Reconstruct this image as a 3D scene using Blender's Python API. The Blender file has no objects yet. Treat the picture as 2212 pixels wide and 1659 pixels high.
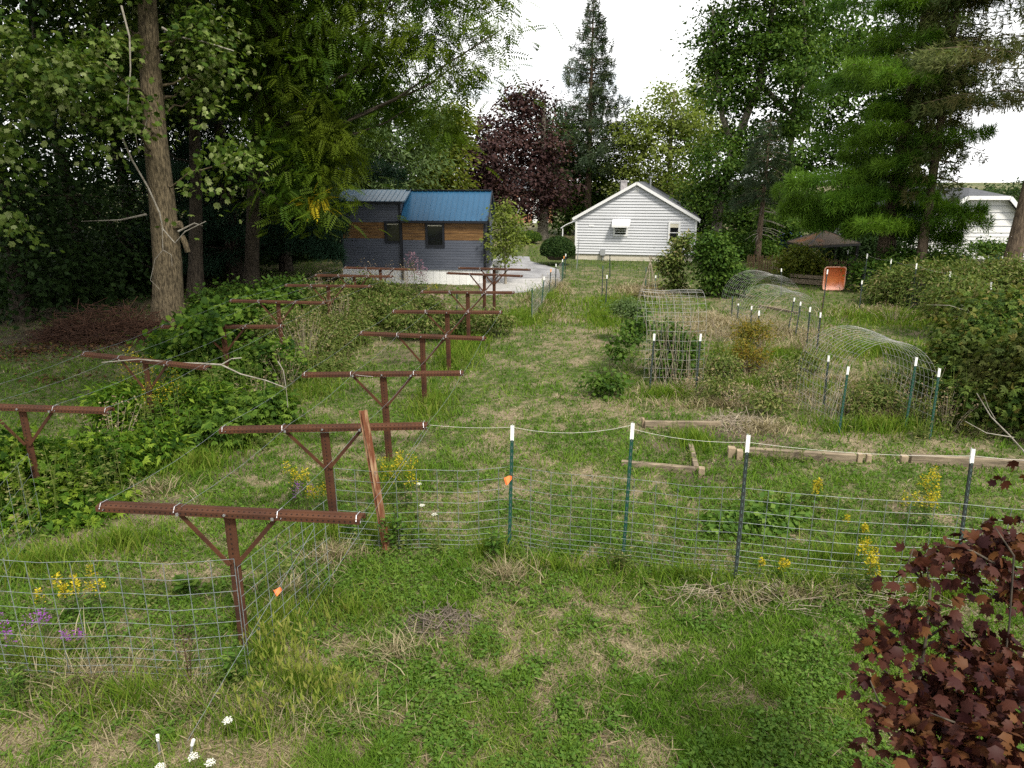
import bpy, math, random
import numpy as np
from mathutils import Vector
R = math.radians
rng = np.random.default_rng(11)
random.seed(5)
S = bpy.context.scene
COL = S.collection
# ---------------------------------------------------------------- camera model
HC = 4.4
F, CX, CY = 1534.0, 1106.0, 829.5
PT = R(16.0)
cp, sp = math.cos(PT), math.sin(PT)
def ray(px, py):
    u = (px - CX) / F; v = (CY - py) / F
    return np.array([u, cp + v * sp, -sp + v * cp])
def G(px, py, z=0.0):
    d = ray(px, py); t = (z - HC) / d[2]
    return np.array([d[0] * t, d[1] * t, z])
def A(px, py, Y):
    d = ray(px, py); t = Y / d[1]
    return np.array([d[0] * t, Y, HC + d[2] * t])
def mpp(Y, py):
    return Y / ray(CX, py)[1] / F
def V(*a): return np.array(a, float)
def unit(a):
    a = np.asarray(a, float)
    return a / (np.linalg.norm(a, axis=-1, keepdims=True) + 1e-9)
# ---------------------------------------------------------------- objects
ORG = {}
def tag(o, label=None, cat=None, group=None, kind=None):
    if label: o['label'] = label
    if cat: o['category'] = cat
    if group: o['group'] = group
    if kind: o['kind'] = kind
    return o
def thing(name, label, cat, loc=(0, 0, 0), rotz=0, group=None, kind=None):
    o = bpy.data.objects.new(name, None); COL.objects.link(o)
    o.location = [float(c) for c in loc]; o.rotation_euler = (0, 0, rotz)
    o.empty_display_size = .2
    ORG[o.name] = np.array(loc, float)
    return tag(o, label, cat, group, kind)
def copy_tree(o, parent=None):
    c = o.copy(); COL.objects.link(c)
    if parent is not None:
        c.parent = parent
    for ch in list(o.children):
        copy_tree(ch, c)
    return c
def link(name, me, parent=None):
    o = bpy.data.objects.new(name, me); COL.objects.link(o)
    if parent is not None:
        o.parent = parent
        ORG[o.name] = ORG.get(parent.name, np.zeros(3))
    return o
class MB:
    def __init__(s): s.v = []; s.f = []; s.mi = []; s.n = 0
    def add(s, vs, fs, m=0):
        s.v.extend([tuple(map(float, p)) for p in vs])
        s.f.extend([tuple(i + s.n for i in f) for f in fs]); s.mi.extend([m] * len(fs)); s.n += len(vs)
        return s
    def hexa(s, p, m=0):   # 8 corners: bottom 4 ccw, top 4 ccw
        return s.add(p, [(3, 2, 1, 0), (4, 5, 6, 7), (0, 1, 5, 4), (1, 2, 6, 5), (2, 3, 7, 6), (3, 0, 4, 7)], m)
    def box(s, c, d, yaw=0, m=0):
        x, y, z = d[0] / 2, d[1] / 2, d[2] / 2
        ca, sa = math.cos(yaw), math.sin(yaw)
        P = [(-x, -y, -z), (x, -y, -z), (x, y, -z), (-x, y, -z), (-x, -y, z), (x, -y, z), (x, y, z), (-x, y, z)]
        return s.hexa([(c[0] + a * ca - b * sa, c[1] + a * sa + b * ca, c[2] + e) for a, b, e in P], m)
    def bar(s, a, b, w, h, up=(0, 0, 1), m=0):
        a = np.asarray(a, float); b = np.asarray(b, float); d = unit(b - a)
        sd = np.cross(d, np.asarray(up, float))
        if np.linalg.norm(sd) < 1e-4: sd = np.cross(d, (0, 1, 0))
        sd = unit(sd); u = np.cross(sd, d)
        o = [(-1, -1), (1, -1), (1, 1), (-1, 1)]
        return s.hexa([a + sd * i * w / 2 + u * j * h / 2 for i, j in o] + [b + sd * i * w / 2 + u * j * h / 2 for i, j in o], m)
    def tube(s, pts, rad, n=6, m=0):
        pts = [np.asarray(p, float) for p in pts]
        if np.isscalar(rad): rad = [rad] * len(pts)
        vs = []; prev = None
        for i, p in enumerate(pts):
            d = unit(pts[min(i + 1, len(pts) - 1)] - pts[max(i - 1, 0)])
            if prev is None:
                a = np.cross(d, (0, 0, 1)) if abs(d[2]) < .9 else np.cross(d, (0, 1, 0))
            else:
                a = prev - d * np.dot(prev, d)
            a = unit(a); prev = a; b = np.cross(d, a)
            for k in range(n):
                t = 2 * math.pi * k / n
                vs.append(p + rad[i] * (a * math.cos(t) + b * math.sin(t)))
        fs = []
        for i in range(len(pts) - 1):
            for k in range(n):
                fs.append((i * n + k, i * n + (k + 1) % n, (i + 1) * n + (k + 1) % n, (i + 1) * n + k))
        fs.append(tuple(range(n))[::-1]); fs.append(tuple(range((len(pts) - 1) * n, len(pts) * n)))
        return s.add(vs, fs, m)
    def extrude(s, prof, o, ex, eu, ed, L, m=0):
        """prof: 2-D outline in (eu, ed), extruded along ex by L"""
        o, ex, eu, ed = map(lambda q: np.asarray(q, float), (o, ex, eu, ed)); k = len(prof)
        vs = [o + eu * a + ed * b for a, b in prof] + [o + ex * L + eu * a + ed * b for a, b in prof]
        fs = [(i, (i + 1) % k, k + (i + 1) % k, k + i) for i in range(k)] + [tuple(range(k))[::-1], tuple(range(k, 2 * k))]
        return s.add(vs, fs, m)
    def build(s, name, mats, parent=None, smooth=False):
        if not isinstance(mats, (list, tuple)): mats = [mats]
        o3 = ORG.get(parent.name, np.zeros(3)) if parent is not None else np.zeros(3)
        me = bpy.data.meshes.new(name)
        me.from_pydata([(a - o3[0], b - o3[1], c - o3[2]) for a, b, c in s.v], [], s.f)
        for m in mats: me.materials.append(m)
        me.polygons.foreach_set('material_index', s.mi)
        if smooth: me.polygons.foreach_set('use_smooth', [True] * len(s.f))
        me.update()
        return link(name, me, parent)
def fast(name, chunks, mat, parent=None, smooth=False):
    """chunks: list of (verts, tris, rnd per vert); one mesh"""
    o3 = ORG.get(parent.name, np.zeros(3)) if parent is not None else np.zeros(3)
    vs, fs, rs, n = [], [], [], 0
    for v, f, r in chunks:
        vs.append(v - o3); fs.append(f + n); rs.append(r); n += len(v)
    v = np.concatenate(vs).astype(np.float32); f = np.concatenate(fs).astype(np.int32); r = np.concatenate(rs).astype(np.float32)
    me = bpy.data.meshes.new(name)
    me.vertices.add(len(v)); me.vertices.foreach_set('co', v.ravel())
    me.loops.add(f.size); me.loops.foreach_set('vertex_index', f.ravel())
    me.polygons.add(len(f)); me.polygons.foreach_set('loop_start', np.arange(0, f.size, 3, dtype=np.int32))
    if smooth: me.polygons.foreach_set('use_smooth', np.ones(len(f), bool))
    at = me.attributes.new('rnd', 'FLOAT', 'POINT'); at.data.foreach_set('value', r)
    me.materials.append(mat); me.update(calc_edges=True)
    return link(name, me, parent)
# ---------------------------------------------------------------- materials
def newmat(name):
    m = bpy.data.materials.new(name); m.use_nodes = True
    nt = m.node_tree; nt.nodes.clear()
    out = nt.nodes.new('ShaderNodeOutputMaterial')
    return m, nt, out
def N(nt, t, **kw):
    n = nt.nodes.new(t)
    for k, v in kw.items():
        if k.startswith('i_'):
            key = k[2:]; n.inputs[int(key) if key.isdigit() else key].default_value = v
        else: setattr(n, k, v)
    return n
def ramp(nt, stops):
    n = nt.nodes.new('ShaderNodeValToRGB'); e = n.color_ramp.elements
    while len(e) < len(stops): e.new(.5)
    for i, (p, c) in enumerate(stops): e[i].position = p; e[i].color = (*c, 1)
    return n
def mat(name, c1, c2=None, rough=.7, scale=4., bump=0., bscale=30., stretch=(1, 1, 1), metal=0., spec=.3, lo=.35, hi=.65, detail=4):
    m, nt, out = newmat(name); L = nt.links.new
    p = N(nt, 'ShaderNodeBsdfPrincipled'); p.inputs['Roughness'].default_value = rough; p.inputs['Metallic'].default_value = metal
    p.inputs['Specular IOR Level'].default_value = spec
    L(p.outputs[0], out.inputs[0])
    tc = N(nt, 'ShaderNodeTexCoord'); mp = N(nt, 'ShaderNodeMapping'); mp.inputs['Scale'].default_value = stretch
    L(tc.outputs['Object'], mp.inputs[0])
    if c2 is not None:
        no = N(nt, 'ShaderNodeTexNoise'); no.inputs['Scale'].default_value = scale; no.inputs['Detail'].default_value = detail
        L(mp.outputs[0], no.inputs['Vector'])
        r = ramp(nt, [(lo, c1), (hi, c2)]); L(no.outputs[0], r.inputs[0]); L(r.outputs[0], p.inputs['Base Color'])
    else:
        p.inputs['Base Color'].default_value = (*c1, 1)
    if bump:
        nb = N(nt, 'ShaderNodeTexNoise'); nb.inputs['Scale'].default_value = bscale; nb.inputs['Detail'].default_value = 3
        L(mp.outputs[0], nb.inputs['Vector'])
        b = N(nt, 'ShaderNodeBump'); b.inputs['Strength'].default_value = min(1, bump); b.inputs['Distance'].default_value = .02
        L(nb.outputs[0], b.inputs['Height']); L(b.outputs[0], p.inputs['Normal'])
    return m
def leafmat(name, cols, trans=.35, rough=.6, spec=.10, patch=None, pscale=.6):
    """per-leaf colour from the rnd attribute; translucent leaves"""
    m, nt, out = newmat(name); L = nt.links.new
    a = N(nt, 'ShaderNodeAttribute', attribute_name='rnd')
    k = len(cols); r = ramp(nt, [(i / (k - 1) if k > 1 else 0, c) for i, c in enumerate(cols)])
    L(a.outputs['Fac'], r.inputs[0]); col = r.outputs[0]
    if patch:
        tc = N(nt, 'ShaderNodeTexCoord'); no = N(nt, 'ShaderNodeTexNoise'); no.inputs['Scale'].default_value = pscale; no.inputs['Detail'].default_value = 2
        L(tc.outputs['Object'], no.inputs['Vector'])
        r2 = ramp(nt, [(.45, (0, 0, 0)), (.65, (1, 1, 1))]); L(no.outputs[0], r2.inputs[0])
        mx = N(nt, 'ShaderNodeMix', data_type='RGBA'); L(r2.outputs[0], mx.inputs[0]); L(col, mx.inputs[6]); mx.inputs[7].default_value = (*patch, 1); col = mx.outputs[2]
    p = N(nt, 'ShaderNodeBsdfPrincipled'); p.inputs['Roughness'].default_value = rough; p.inputs['Specular IOR Level'].default_value = spec
    L(col, p.inputs['Base Color'])
    if trans > 0:
        t = N(nt, 'ShaderNodeBsdfTranslucent'); mx = N(nt, 'ShaderNodeMixShader'); mx.inputs[0].default_value = trans
        g = N(nt, 'ShaderNodeMix', data_type='RGBA', blend_type='MULTIPLY'); g.inputs[0].default_value = 1; g.inputs[7].default_value = (1.25, 1.3, .6, 1)
        L(col, g.inputs[6]); L(g.outputs[2], t.inputs[0])
        L(p.outputs[0], mx.inputs[1]); L(t.outputs[0], mx.inputs[2]); L(mx.outputs[0], out.inputs[0])
    else: L(p.outputs[0], out.inputs[0])
    return m
# ---------------------------------------------------------------- noise
def vnoise(x, y, sc, seed=0):
    x = np.asarray(x) * sc + 1000; y = np.asarray(y) * sc + 1000
    xi = np.floor(x).astype(np.int64); yi = np.floor(y).astype(np.int64); fx = x - xi; fy = y - yi
    fx = fx * fx * (3 - 2 * fx); fy = fy * fy * (3 - 2 * fy)
    def h(a, b):
        n = (a * 374761393 + b * 668265263 + seed * 974711) & 0x7fffffff
        n = ((n ^ (n >> 13)) * 1274126177) & 0x7fffffff
        return ((n ^ (n >> 16)) & 0xffff) / 65535.
    return (h(xi, yi) * (1 - fx) + h(xi + 1, yi) * fx) * (1 - fy) + (h(xi, yi + 1) * (1 - fx) + h(xi + 1, yi + 1) * fx) * fy
def fbm(x, y, sc, seed=0):
    return (vnoise(x, y, sc, seed) * .5 + vnoise(x, y, sc * 2.1, seed + 1) * .3 + vnoise(x, y, sc * 4.3, seed + 2) * .2)
# ---------------------------------------------------------------- leaf templates (x along the leaf, z its normal)
def rhombus(w=.3, fold=.08, droop=0.):
    return (np.array([(0, 0, 0), (.45, w, fold), (1, 0, -droop), (.45, -w, fold)], float), np.array([(0, 2, 1), (0, 3, 2)]))
def fan(pol, cen=(.42, 0), curl=.25):
    v = [(cen[0], cen[1], 0)]
    for a, r in pol:
        v.append((cen[0] + r * math.cos(R(a)), cen[1] + r * math.sin(R(a)), -curl * r * r))
    k = len(pol)
    return np.array(v, float), np.array([(0, 1 + i, 1 + (i + 1) % k) for i in range(k)])
MAPLE = fan([(0, .62), (12, .44), (22, .46), (33, .33), (48, .57), (60, .43), (70, .45), (84, .32), (108, .46), (135, .33), (180, .36),
             (-135, .33), (-108, .46), (-84, .32), (-70, .45), (-60, .43), (-48, .57), (-33, .33), (-22, .46), (-12, .44)], curl=.55)
VINE = fan([(0, .6), (28, .46), (60, .52), (100, .42), (140, .42), (180, .25), (-140, .42), (-100, .42), (-60, .52), (-28, .46)], curl=.35)
LEAF = rhombus(.3); SLIM = rhombus(.13, .03, .1); WIDE = rhombus(.4, .1)
def compound(parts):
    vs, fs, n = [], [], 0
    for tv, tf, o, ang, sc, dz in parts:
        c, s_ = math.cos(ang), math.sin(ang)
        v = tv * sc; w = np.stack([v[:, 0] * c - v[:, 1] * s_ + o[0], v[:, 0] * s_ + v[:, 1] * c + o[1], v[:, 2] + o[2] + dz * v[:, 0]], 1)
        vs.append(w); fs.append(tf + n); n += len(w)
    return np.concatenate(vs), np.concatenate(fs)
_p = []
for i in range(7):
    x = .12 + .12 * i; z = -.35 * x * x
    for sg in (1, -1): _p.append((*rhombus(.17), (x, 0, z), sg * R(62), .27 - .012 * abs(i - 3), -.25))
_p.append((*rhombus(.17), (.95, 0, -.33), 0, .24, -.3))
PINNATE = compound(_p)
def tuft(n, w, cone):
    v, f = [], []
    r2 = random.Random(3)
    for i in range(n):
        a = 2 * math.pi * i / n + r2.random(); c = cone * (.4 + .7 * r2.random()); l = .75 + .4 * r2.random()
        d = V(math.cos(c), math.sin(c) * math.cos(a), math.sin(c) * math.sin(a)); sd = unit(np.cross(d, V(.3, .5, .8)))
        k = len(v); v += [sd * w * .5, d * l * .5 + sd * -w * .6, d * l]; f.append((k, k + 1, k + 2))
    return np.array(v), np.array(f)
TUFT = tuft(14, .085, R(80)); SPRAY = tuft(9, .13, R(50))
def _whorl():
    p = []
    for i in range(5):
        p.append((*rhombus(.24, .06, .15), (0, 0, 0), R(-70 + 35 * i), .8 + .2 * (i == 2), -.15))
    return compound(p)
FIVE = _whorl()
def bake(T, P, X, Nn, s, rnd):
    tv, tf = T
    X = unit(X); Y = unit(np.cross(Nn, X)); Z = np.cross(X, Y)
    s = np.broadcast_to(np.asarray(s, float), (len(P),))[:, None, None]
    W = P[:, None, :] + s * (tv[None, :, 0:1] * X[:, None, :] + tv[None, :, 1:2] * Y[:, None, :] + tv[None, :, 2:3] * Z[:, None, :])
    k = len(tv)
    Fc = tf[None] + (np.arange(len(P)) * k)[:, None, None]
    return W.reshape(-1, 3), Fc.reshape(-1, 3), np.repeat(np.clip(rnd, 0, 1), k)
def rdir(n): return unit(rng.normal(size=(n, 3)))
def blob(px, py, Y, rx, ry, rd=None):
    k = mpp(Y, py); return (A(px, py, Y), V(rx * k, (rd if rd else (rx + ry) * .5 * k), ry * k))
def clumps(blobs, nc, shell=.35):
    w = np.array([(b[1][0] * b[1][1] * b[1][2]) ** (.72) for b in blobs]); w /= w.sum()
    idx = rng.choice(len(blobs), nc, p=w); C = np.array([b[0] for b in blobs])[idx]; Rr = np.array([b[1] for b in blobs])[idx]
    d = rdir(nc); r = rng.random(nc) ** shell
    r = r * (.82 + .36 * rng.random(nc))
    return C + Rr * d * r[:, None], d
def foliage(blobs, nc, per, rc, T, size, flat=.5, shell=.35, up=.9, out=.5, jit=.5, zmin=.05, droop=.25, rv=.5):
    c, d = clumps(blobs, nc, shell)
    n = nc * per
    ci = np.repeat(np.arange(nc), per)
    off = rng.normal(size=(n, 3)) * V(1, 1, flat) * .55
    rcs = rc * (.6 + .8 * rng.random(nc))[ci][:, None]
    P = c[ci] + off * rcs
    P[:, 2] -= droop * rc * (off[:, 0] ** 2 + off[:, 1] ** 2)
    P[:, 2] = np.maximum(P[:, 2], zmin + .05 * rng.random(n))
    Nn = unit(V(0, 0, up) + out * d[ci] + jit * rng.normal(size=(n, 3)))
    X = unit(off * V(1, 1, .3) + .5 * rng.normal(size=(n, 3)) + V(0, 0, -.35))
    rn = .5 + (rng.random(nc)[ci] - .5) * rv + (rng.random(n) - .5) * (1 - rv * .5)
    return c, bake(T, P, X, Nn, size * (.65 + .7 * rng.random(n)), rn)
def limb(mb, a, b, r0, r1, wob=.12, n=5, k=5, sag=.0):
    a = np.asarray(a, float); b = np.asarray(b, float); L = np.linalg.norm(b - a); pts = []
    for i in range(k + 1):
        t = i / k; p = a + (b - a) * t
        if 0 < i < k: p = p + rng.normal(size=3) * wob * L * .25
        p = p + V(0, 0, -sag * L * math.sin(math.pi * t)); pts.append(p)
    mb.tube(pts, [r0 + (r1 - r0) * i / k for i in range(k + 1)], n)
    return pts
def tree(name, label, base, tops, r0, blobs, nc, per, rc, T, size, lm, bm, group=None, limbs=14, lr=.05, flat=.5, shell=.35, droop=.25, rv=.5, cat='tree', jit=.5, extra=None, flare=1.35):
    """base: ground point; tops: list of trunk axis points above it"""
    t = thing(name, label, cat, (base[0], base[1], 0), group=group)
    mb = MB(); pts = [V(base[0], base[1], -.15), V(base[0], base[1], .35)] + [np.asarray(p, float) for p in tops]
    dense = []
    for i in range(len(pts) - 1):
        for q in range(4): dense.append(pts[i] + (pts[i + 1] - pts[i]) * q / 4)
    dense.append(pts[-1]); k = len(dense)
    zt = pts[-1][2]
    mb.tube(dense, [r0 * (flare if i == 0 else 1 + (flare - 1) * max(0, 1 - dense[i][2] / .8)) * (1 - .68 * (max(0, dense[i][2]) / zt) ** .8) for i in range(k)], 10)
    mb.build('trunk', bm, t, smooth=True)
    c, fo = foliage(blobs, nc, per, rc, T, size, flat=flat, shell=shell, droop=droop, rv=rv, jit=jit)
    lb = MB(); pick = rng.choice(nc, min(limbs, nc), replace=False)
    for j in pick:
        e = c[j]; h = min(max(e[2] - np.linalg.norm(e[:2] - base[:2]) * .45, zt * .3), zt)
        q = 1
        while q < k - 1 and dense[q][2] < h: q += 1
        limb(lb, dense[q], e, lr * (.6 + .8 * rng.random()), lr * .25, n=4)
    if lb.v: lb.build('branches', bm, t, smooth=True)
    fast('crown', [fo] + (extra or []), lm, t)
    return t
def bush(name, label, base, blobs, nc, per, rc, T, size, lm, bm, group=None, stems=6, cat='bush', flat=.7, shell=.4, droop=.15, rv=.5, sr=.012, jit=.6, leafname='foliage', out=.5, up=.9):
    t = thing(name, label, cat, (base[0], base[1], 0), group=group)
    c, fo = foliage(blobs, nc, per, rc, T, size, flat=flat, shell=shell, droop=droop, rv=rv, jit=jit, out=out, up=up)
    if stems:
        mb = MB()
        for j in rng.choice(nc, min(stems, nc), replace=False):
            e = c[j]; b0 = V(base[0] + (e[0] - base[0]) * .6 + rng.normal() * .1, base[1] + (e[1] - base[1]) * .6, -.05)
            limb(mb, b0, e, sr, sr * .4, n=4, k=4)
        mb.build('stems', bm, t)
    alt = SLIM if T is not SLIM else LEAF
    c2, f2 = foliage(blobs, max(6, nc // 3), max(6, per // 2), rc * 1.1, alt, size * .8, flat=flat, shell=shell, droop=droop, rv=.8, jit=.9, out=out, up=up)
    fast(leafname, [fo, f2], lm, t)
    return t
def conifer(name, label, base, H, r0, z0, prof, nw, per, lm, bm, T=TUFT, ts=.16, dens=9., tilt=.1, curve=-.12, side=.34, lean=(0, 0), group=None, br=.03, hang=.0, sparse=None, bias=0.):
    t = thing(name, label, 'tree', (base[0], base[1], 0), group=group)
    ax = lambda z: V(base[0] + lean[0] * z, base[1] + lean[1] * z, z)
    mb = MB(); K = 14
    mb.tube([ax(-.15)] + [ax(H * i / K) for i in range(1, K + 1)], [r0 * 1.25] + [max(.02, r0 * (1 - .93 * i / K)) for i in range(1, K + 1)], 9)
    mb.build('trunk', bm, t, smooth=True)
    bb = MB(); P, X, Nn, Rn = [], [], [], []
    for w in range(nw):
        fz = (w + .5 * rng.random()) / nw; z = z0 + (H - z0) * fz
        a0 = rng.random() * 6.28
        for b in range(per):
            a = a0 + 6.283 * b / per + rng.normal() * .25
            L = prof(fz) * (.6 + .55 * rng.random()) * (1 - bias * max(0, math.cos(a)))
            if sparse and rng.random() < sparse: continue
            if L < .15: continue
            dx = V(math.cos(a), math.sin(a), 0); sx = V(-math.sin(a), math.cos(a), 0)
            tl = tilt + rng.normal() * .07
            pf = lambda q: ax(z) + dx * (L * q) + V(0, 0, tl * L * q + curve * L * q * q)
            bb.tube([pf(0), pf(.35), pf(.7), pf(1)], [br, br * .7, br * .45, br * .2], 3)
            n = int(dens * L * (1 + L * side) + 3)
            q = .18 + .82 * rng.random(n) ** .75
            wd = side * L * np.sin(np.clip(q, 0, 1) * 2.6 + .35) * (rng.random(n) * 2 - 1)
            pts = np.array([pf(x) for x in q]) + sx * wd[:, None] + V(0, 0, 1) * (rng.normal(size=n) * .05 * (1 + .3 * L) - np.abs(wd) * .15 - hang * rng.random(n))[:, None]
            P.append(pts); X.append(unit(dx * .75 + sx * (np.sign(wd) * .8 * rng.random(n))[:, None] + V(0, 0, .25 - hang * 1.4) + rng.normal(size=(n, 3)) * .25))
            Nn.append(unit(V(0, 0, 1) + rng.normal(size=(n, 3)) * .3)); Rn.append(.5 + (rng.random() - .5) * .5 + (rng.random(n) - .5) * .6)
    bb.build('branches', bm, t)
    P, X, Nn, Rn = map(np.concatenate, (P, X, Nn, Rn))
    fast('crown', [bake(T, P, X, Nn, ts * (.7 + .6 * rng.random(len(P))), Rn)], lm, t)
    return t
# ---------------------------------------------------------------- material library
RUST = mat('rusted_steel', (.034, .012, .006), (.070, .026, .010), rough=.85, scale=3.5, stretch=(.5, 1, 1), bump=.2, bscale=60)
RUSTD = mat('rust_hole', (.012, .006, .004), rough=.9)
RUSTP = mat('peeling_rust', (.13, .045, .02), (.36, .24, .14), rough=.85, scale=7, stretch=(3, 3, .6), bump=.3, lo=.45, hi=.7)
BOLT = mat('galvanised_bolt', (.45, .45, .47), rough=.4, metal=.8)
WIRE = mat('galvanised_wire', (.11, .13, .135), (.20, .22, .23), rough=.5, metal=.2, scale=20, spec=.4)
WIREG = mat('weathered_panel_wire', (.18, .185, .19), (.34, .33, .31), rough=.55, metal=.1, scale=6)
ROPE = mat('white_cord', (.62, .60, .55), rough=.9)
TGREEN = mat('green_enamel', (.007, .045, .032), (.012, .06, .04), rough=.45, scale=8, spec=.4)
TBLACK = mat('dark_enamel', (.014, .026, .026), (.03, .03, .028), rough=.5, scale=8)
TWHITE = mat('white_enamel', (.62, .62, .60), (.78, .78, .76), rough=.5, scale=14)
TORANGE = mat('orange_cap', (.60, .26, .07), rough=.6)
STUD = mat('stud_bare', (.06, .085, .08), rough=.5)
SIDING = mat('white_vinyl_siding', (.47, .48, .51), (.52, .53, .56), rough=.55, scale=.7)
LAPSHADE = mat('siding_lap_shade', (.425, .435, .465), rough=.6)  # darker tone painting the shadow line under each siding lap
SIDING2 = mat('old_white_siding', (.58, .58, .58), (.66, .66, .66), rough=.6, scale=.8)
TRIM = mat('white_trim', (.68, .68, .69), rough=.5)
CONC = mat('foundation_block', (.46, .42, .34), (.55, .51, .43), rough=.9, scale=5)
SHING = mat('grey_shingle', (.055, .058, .068), (.10, .105, .115), rough=.9, scale=12, bump=.3)
GLASS = mat('dark_window_glass', (.008, .009, .011), rough=.07, spec=.6)
BLIND = mat('window_blind', (.52, .49, .40), rough=.8)
SLATE = mat('slate_painted_board', (.072, .082, .110), (.088, .098, .128), rough=.5, scale=1.2, stretch=(1, 1, 6))
BLACKT = mat('black_trim', (.012, .014, .020), rough=.45)
CEDAR = mat('stained_cedar', (.085, .042, .016), (.21, .115, .042), rough=.55, scale=2.2, stretch=(1, 1, 9), lo=.3, hi=.7)
BLUEM = mat('blue_metal_roof', (.010, .060, .128), (.013, .072, .15), rough=.38, scale=.8, spec=.45)
BLUEG = mat('weathered_blue_roof', (.026, .068, .11), (.034, .08, .125), rough=.3, scale=.8, spec=.6)
SKIRT = mat('white_skirting', (.66, .66, .66), (.76, .76, .75), rough=.5, scale=1.5)
ASPH = mat('grey_asphalt', (.17, .17, .18), (.27, .27, .28), rough=.9, scale=1.2, bump=.2, bscale=120)
SLAB = mat('pale_concrete', (.29, .285, .28), (.37, .36, .355), rough=.85, scale=1.5)
BRICK = mat('old_brick', (.26, .11, .07), (.36, .17, .11), rough=.9, scale=20)
TIMBER = mat('weathered_timber', (.10, .078, .054), (.24, .19, .13), rough=.85, scale=3, stretch=(1, 5, 9), bump=.3)
BLOCK = mat('cut_timber_end', (.19, .145, .095), (.31, .24, .16), rough=.85, scale=9)
LATH = mat('snow_fence_lath', (.14, .09, .05), (.26, .18, .10), rough=.9, scale=8, stretch=(6, 6, .5))
GAZR = mat('rusty_canopy', (.12, .085, .055), (.28, .10, .03), rough=.7, scale=1.6, lo=.5, hi=.75)
GAZP = mat('gazebo_post', (.012, .011, .012), rough=.5)
def tubmat():
    m, nt, out = newmat('sun_faded_orange_poly'); L = nt.links.new
    tc = N(nt, 'ShaderNodeTexCoord'); sx = N(nt, 'ShaderNodeSeparateXYZ'); L(tc.outputs['Generated'], sx.inputs[0])
    no = N(nt, 'ShaderNodeTexNoise'); no.inputs['Scale'].default_value = 3; L(tc.outputs['Generated'], no.inputs['Vector'])
    ad = N(nt, 'ShaderNodeMath', operation='MULTIPLY_ADD'); ad.inputs[1].default_value = .35; L(no.outputs[0], ad.inputs[0]); L(sx.outputs[2], ad.inputs[2])
    r = ramp(nt, [(.22, (.70, .40, .32)), (.50, (.66, .22, .07)), (.85, (.60, .15, .04)), (1., (.62, .17, .05))]); L(ad.outputs[0], r.inputs[0])
    p = N(nt, 'ShaderNodeBsdfPrincipled'); p.inputs['Roughness'].default_value = .5; L(r.outputs[0], p.inputs['Base Color']); L(p.outputs[0], out.inputs[0])
    return m
TUB = tubmat()
TUBR = mat('faded_tub_rim', (.66, .34, .24), rough=.6)
BARKA = mat('grey_ash_bark', (.040, .031, .018), (.15, .118, .072), rough=.95, scale=11, stretch=(2.4, 2.4, .55), bump=1., bscale=13, lo=.38, hi=.62)
BARKD = mat('dark_bark', (.03, .024, .018), (.085, .068, .05), rough=.95, scale=8, stretch=(2, 2, .35), bump=1., bscale=12)
BARKP = mat('pine_bark', (.06, .042, .030), (.17, .125, .085), rough=.95, scale=8, stretch=(2, 2, .5), bump=1., bscale=12)
BARKG = mat('pale_maple_bark', (.16, .14, .11), (.28, .25, .2), rough=.95, scale=6, stretch=(2, 2, .4), bump=.6, bscale=14)
STEM = mat('green_stem', (.06, .07, .025), (.10, .09, .04), rough=.8, scale=6)
TWIG = mat('dead_twig', (.16, .125, .085), (.30, .26, .2), rough=.9, scale=10)
TWIGR = mat('red_brown_brush', (.03, .014, .009), (.075, .036, .021), rough=.95, scale=8)
GREYTW = mat('grey_dead_branch', (.17, .15, .12), (.30, .28, .24), rough=.9, scale=8)
LOGM = mat('cut_log', (.06, .03, .02), (.30, .24, .18), rough=.9, scale=7)
FLAG = mat('orange_flag', (.85, .20, .06), rough=.6)
BINM = mat('green_bin_plastic', (.07, .17, .14), rough=.5)
CARP = mat('blue_car_paint', (.02, .06, .16), rough=.2, spec=.6)
TYRE = mat('tyre_rubber', (.015, .015, .016), rough=.8)
UNITM = mat('white_unit_case', (.70, .70, .69), rough=.45)
METERM = mat('grey_meter_box', (.28, .29, .30), rough=.5)
CHIM = mat('chimney_block', (.30, .28, .29), (.42, .40, .40), rough=.9, scale=9)
PIPE = mat('grey_conduit', (.30, .31, .32), rough=.4, metal=.5)
# foliage
L_DARK = leafmat('dark_green_leaf', [(.010, .022, .006), (.018, .038, .010), (.034, .062, .016)], trans=.22)  # dark green tones, varied per leaf
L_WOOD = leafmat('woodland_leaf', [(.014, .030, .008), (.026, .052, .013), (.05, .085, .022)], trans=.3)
L_SILVER = leafmat('silver_maple_leaf', [(.022, .050, .008), (.055, .10, .014), (.11, .16, .03), (.26, .30, .13)], trans=.35)
L_WALNUT = leafmat('walnut_leaf', [(.018, .048, .005), (.040, .085, .007), (.08, .13, .010)], trans=.42, patch=(.085, .12, .009), pscale=.35)
L_PALE = leafmat('pale_green_leaf', [(.05, .085, .028), (.085, .135, .045), (.15, .20, .085)], trans=.35)
L_YEL = leafmat('yellow_green_leaf', [(.06, .09, .012), (.10, .13, .018), (.17, .17, .025)], trans=.4)
L_AUT = leafmat('autumn_yellow_leaf', [(.05, .07, .012), (.10, .11, .016), (.20, .16, .02), (.18, .10, .02)], trans=.35)
L_LITTER = leafmat('fallen_leaf', [(.035, .018, .010), (.075, .038, .018), (.13, .075, .035)], trans=.1)
L_MAPLE = leafmat('maple_leaf', [(.020, .050, .008), (.046, .095, .013), (.10, .16, .026)], trans=.32)
L_PURP = leafmat('purple_maple_leaf', [(.022, .012, .013), (.042, .021, .021), (.085, .045, .038)], trans=.15)
L_LIME = leafmat('lime_green_leaf', [(.075, .11, .02), (.13, .17, .03), (.21, .25, .06)], trans=.42)
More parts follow.
